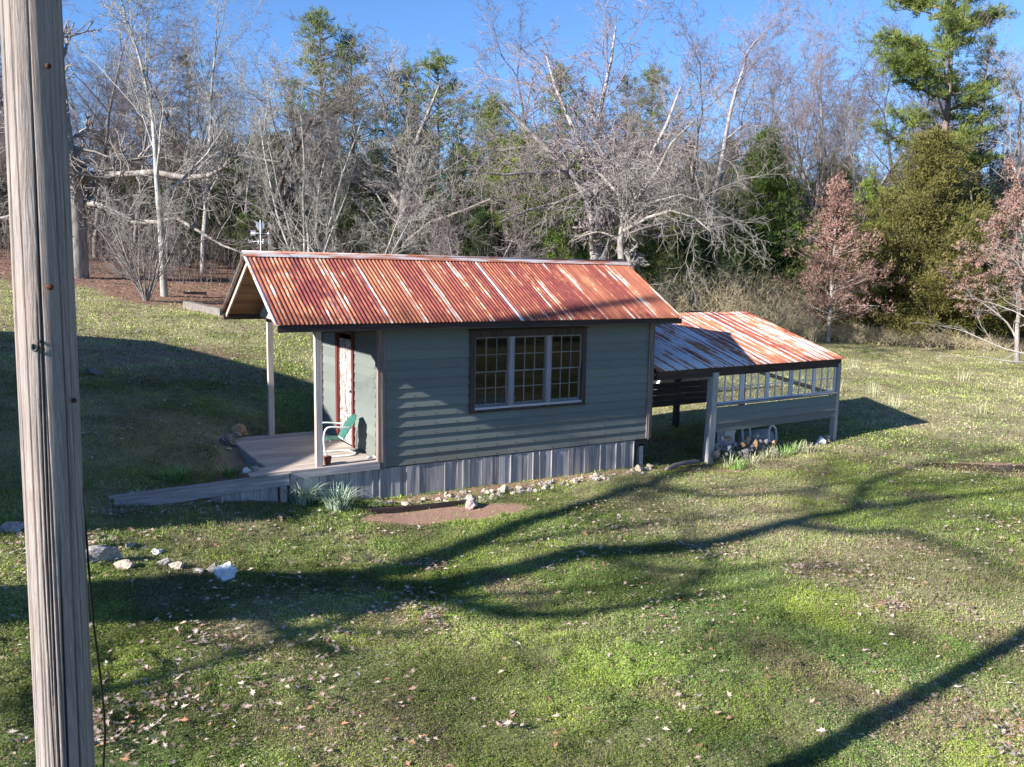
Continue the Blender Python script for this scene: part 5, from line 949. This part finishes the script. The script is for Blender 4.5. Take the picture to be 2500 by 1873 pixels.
# --- thickets
def thicket(name, u0, u1, vf, D0, D1, n, h, mats, label, seed, lean=.3, r=.014, kind='stuff'):
    rs = random.Random(seed); seg = []
    for _ in range(n):
        u = rs.uniform(u0, u1); P = spot(u, rs.uniform(D0, D1)); hh = h*rs.uniform(.35, 1.1)*(.6+.4*math.sin((u-u0)/(u1-u0)*3.14)); p = list(P); d = [rs.gauss(0, lean), rs.gauss(0, lean), 1.]; k = 6
        for j in range(k):
            d = [d[0]+rs.gauss(0, .16), d[1]+rs.gauss(0, .16), d[2]*.93]; q = math.sqrt(sum(x*x for x in d)); e = [p[i]+d[i]/q*hh/k for i in range(3)]; seg.append((*p, *e, r*(1-j/k)+.003, r*(1-(j+1)/k)+.003))
            if j > 0:
                for _ in range(2): f2 = [e[0]+rs.gauss(0, .16), e[1]+rs.gauss(0, .16), e[2]+rs.uniform(-.05, .3)]; seg.append((*e, *f2, r*.5, r*.3))
            p = e
    o = segmesh(name, seg, 3, mats); return tag(o, label, 'thicket', kind=kind)
STRAWB = barkm('straw_stems', (.3, .24, .15), (.5, .42, .3), (.48, .41, .27))[1]; GREENB = barkm('green_stems', (.2, .24, .1), (.35, .38, .2), (.26, .29, .13))[1]; PINKB = barkm('pinkish_stems', (.2, .16, .16), (.4, .33, .33), (.19, .155, .15))[1]
thicket('straw_thicket', 1400, 1770, 700, 39, 45, 1300, 3.2, STRAWB, 'tangle of straw-coloured brush between the lean-to roof and the cedars', 1)
thicket('green_thicket', 1400, 1700, 650, 42, 48, 900, 4.2, GREENB, 'grey-green brambly brush behind the straw-coloured tangle', 2)
thicket('weedy_edge', 1730, 2300, 715, 41, 45, 1300, .9, STRAWB, 'low dry weeds fringing the wood at the right of the field', 3)
thicket('forest_saplings', -100, 1400, 600, 38, 52, 1700, 4.2, PINKB, 'fine leafless saplings crowding the dark edge of the wood', 4, .12, .012)
# --- the shade tree left of the view, its boughs overhead of the yard's left side; its shadow lies across the lawn
uh = np.array([SUNV.x, SUNV.y, 0]); uh /= np.linalg.norm(uh); Bx = -13.5
def caster(P, off=0.):   # from a shadow point back along the sun to the tree's plane
    s = (P[0]-(Bx+off))/uh[0]; return (P[0]-uh[0]*s, P[1]-uh[1]*s, P[2]+s*tz)
def chain(pix, off, surf=None):
    out = []
    for i, (u, v) in enumerate(pix):
        Pq = gnd(u*K, v*K) if surf is None else on(u*K, v*K, (0, -sl, 1), ez+sl*o_); out.append(caster(Pq, off+.25*i))
    return out
A = chain([(10, 1312), (300, 1300), (600, 1298), (900, 1288)], 0); A1 = chain([(430, 1262), (800, 1250), (950, 1205), (1130, 1130), (1400, 1050), (1500, 1010)], .2); A2 = chain([(900, 1288), (1000, 1262), (1250, 1195), (1520, 1180), (1700, 1130), (1850, 1100), (2212, 1060)], .3)
A3 = chain([(950, 1290), (1100, 1330), (1250, 1330), (1500, 1290), (1680, 1260)], .1); A4 = chain([(1850, 1100), (1870, 1045), (2000, 1000), (2212, 965)], .9); A5 = chain([(1180, 684), (1260, 668), (1340, 655), (1425, 645)], 1.2, 1)
A0 = (Bx, A[0][1]+1.2, g1(-13.5, -2)-.2); base = np.array(A0); rel_ = lambda C: [tuple(np.array(c)-base) for c in C]
j = (A[0][0], A[0][1]+.3, A[0][2]*.5+base[2]*.5)
A5f = [A1[-1]]+A5
A6 = chain([(1700, 1130), (1830, 1150), (1960, 1150), (2080, 1190), (2200, 1240)], 1.); A7 = chain([(1400, 1050), (1560, 1075), (1700, 1065), (1850, 1040), (2000, 1045), (2212, 1030)], 1.4); A8 = chain([(1250, 1195), (1400, 1230), (1550, 1240), (1700, 1215), (1850, 1230)], .8)
sh_t = bare(base, 1.0, .5, 504, 'grey', 'large old leaning oak left of the view whose shadow crosses the lawn', name='oak_tree', n=[3, 7, 5, 4, 3], nch=[0, 5, 4, 3, 0], maxl=4, tip=.8, limbk=.8, rmin=.007,
    limbs=[(rel_([A0, j]+A), .58, .40, .15), (rel_([j]+A1), .30, .10, .8), (rel_(A2), .32, .07, .9), (rel_(A3), .12, .04, .4), (rel_(A4), .12, .04, 1.8), (rel_(A5f), .13, .08, .5), (rel_(A6), .12, .03, 2.), (rel_(A7), .08, .03, 1.8), (rel_(A8), .06, .03, .5)])
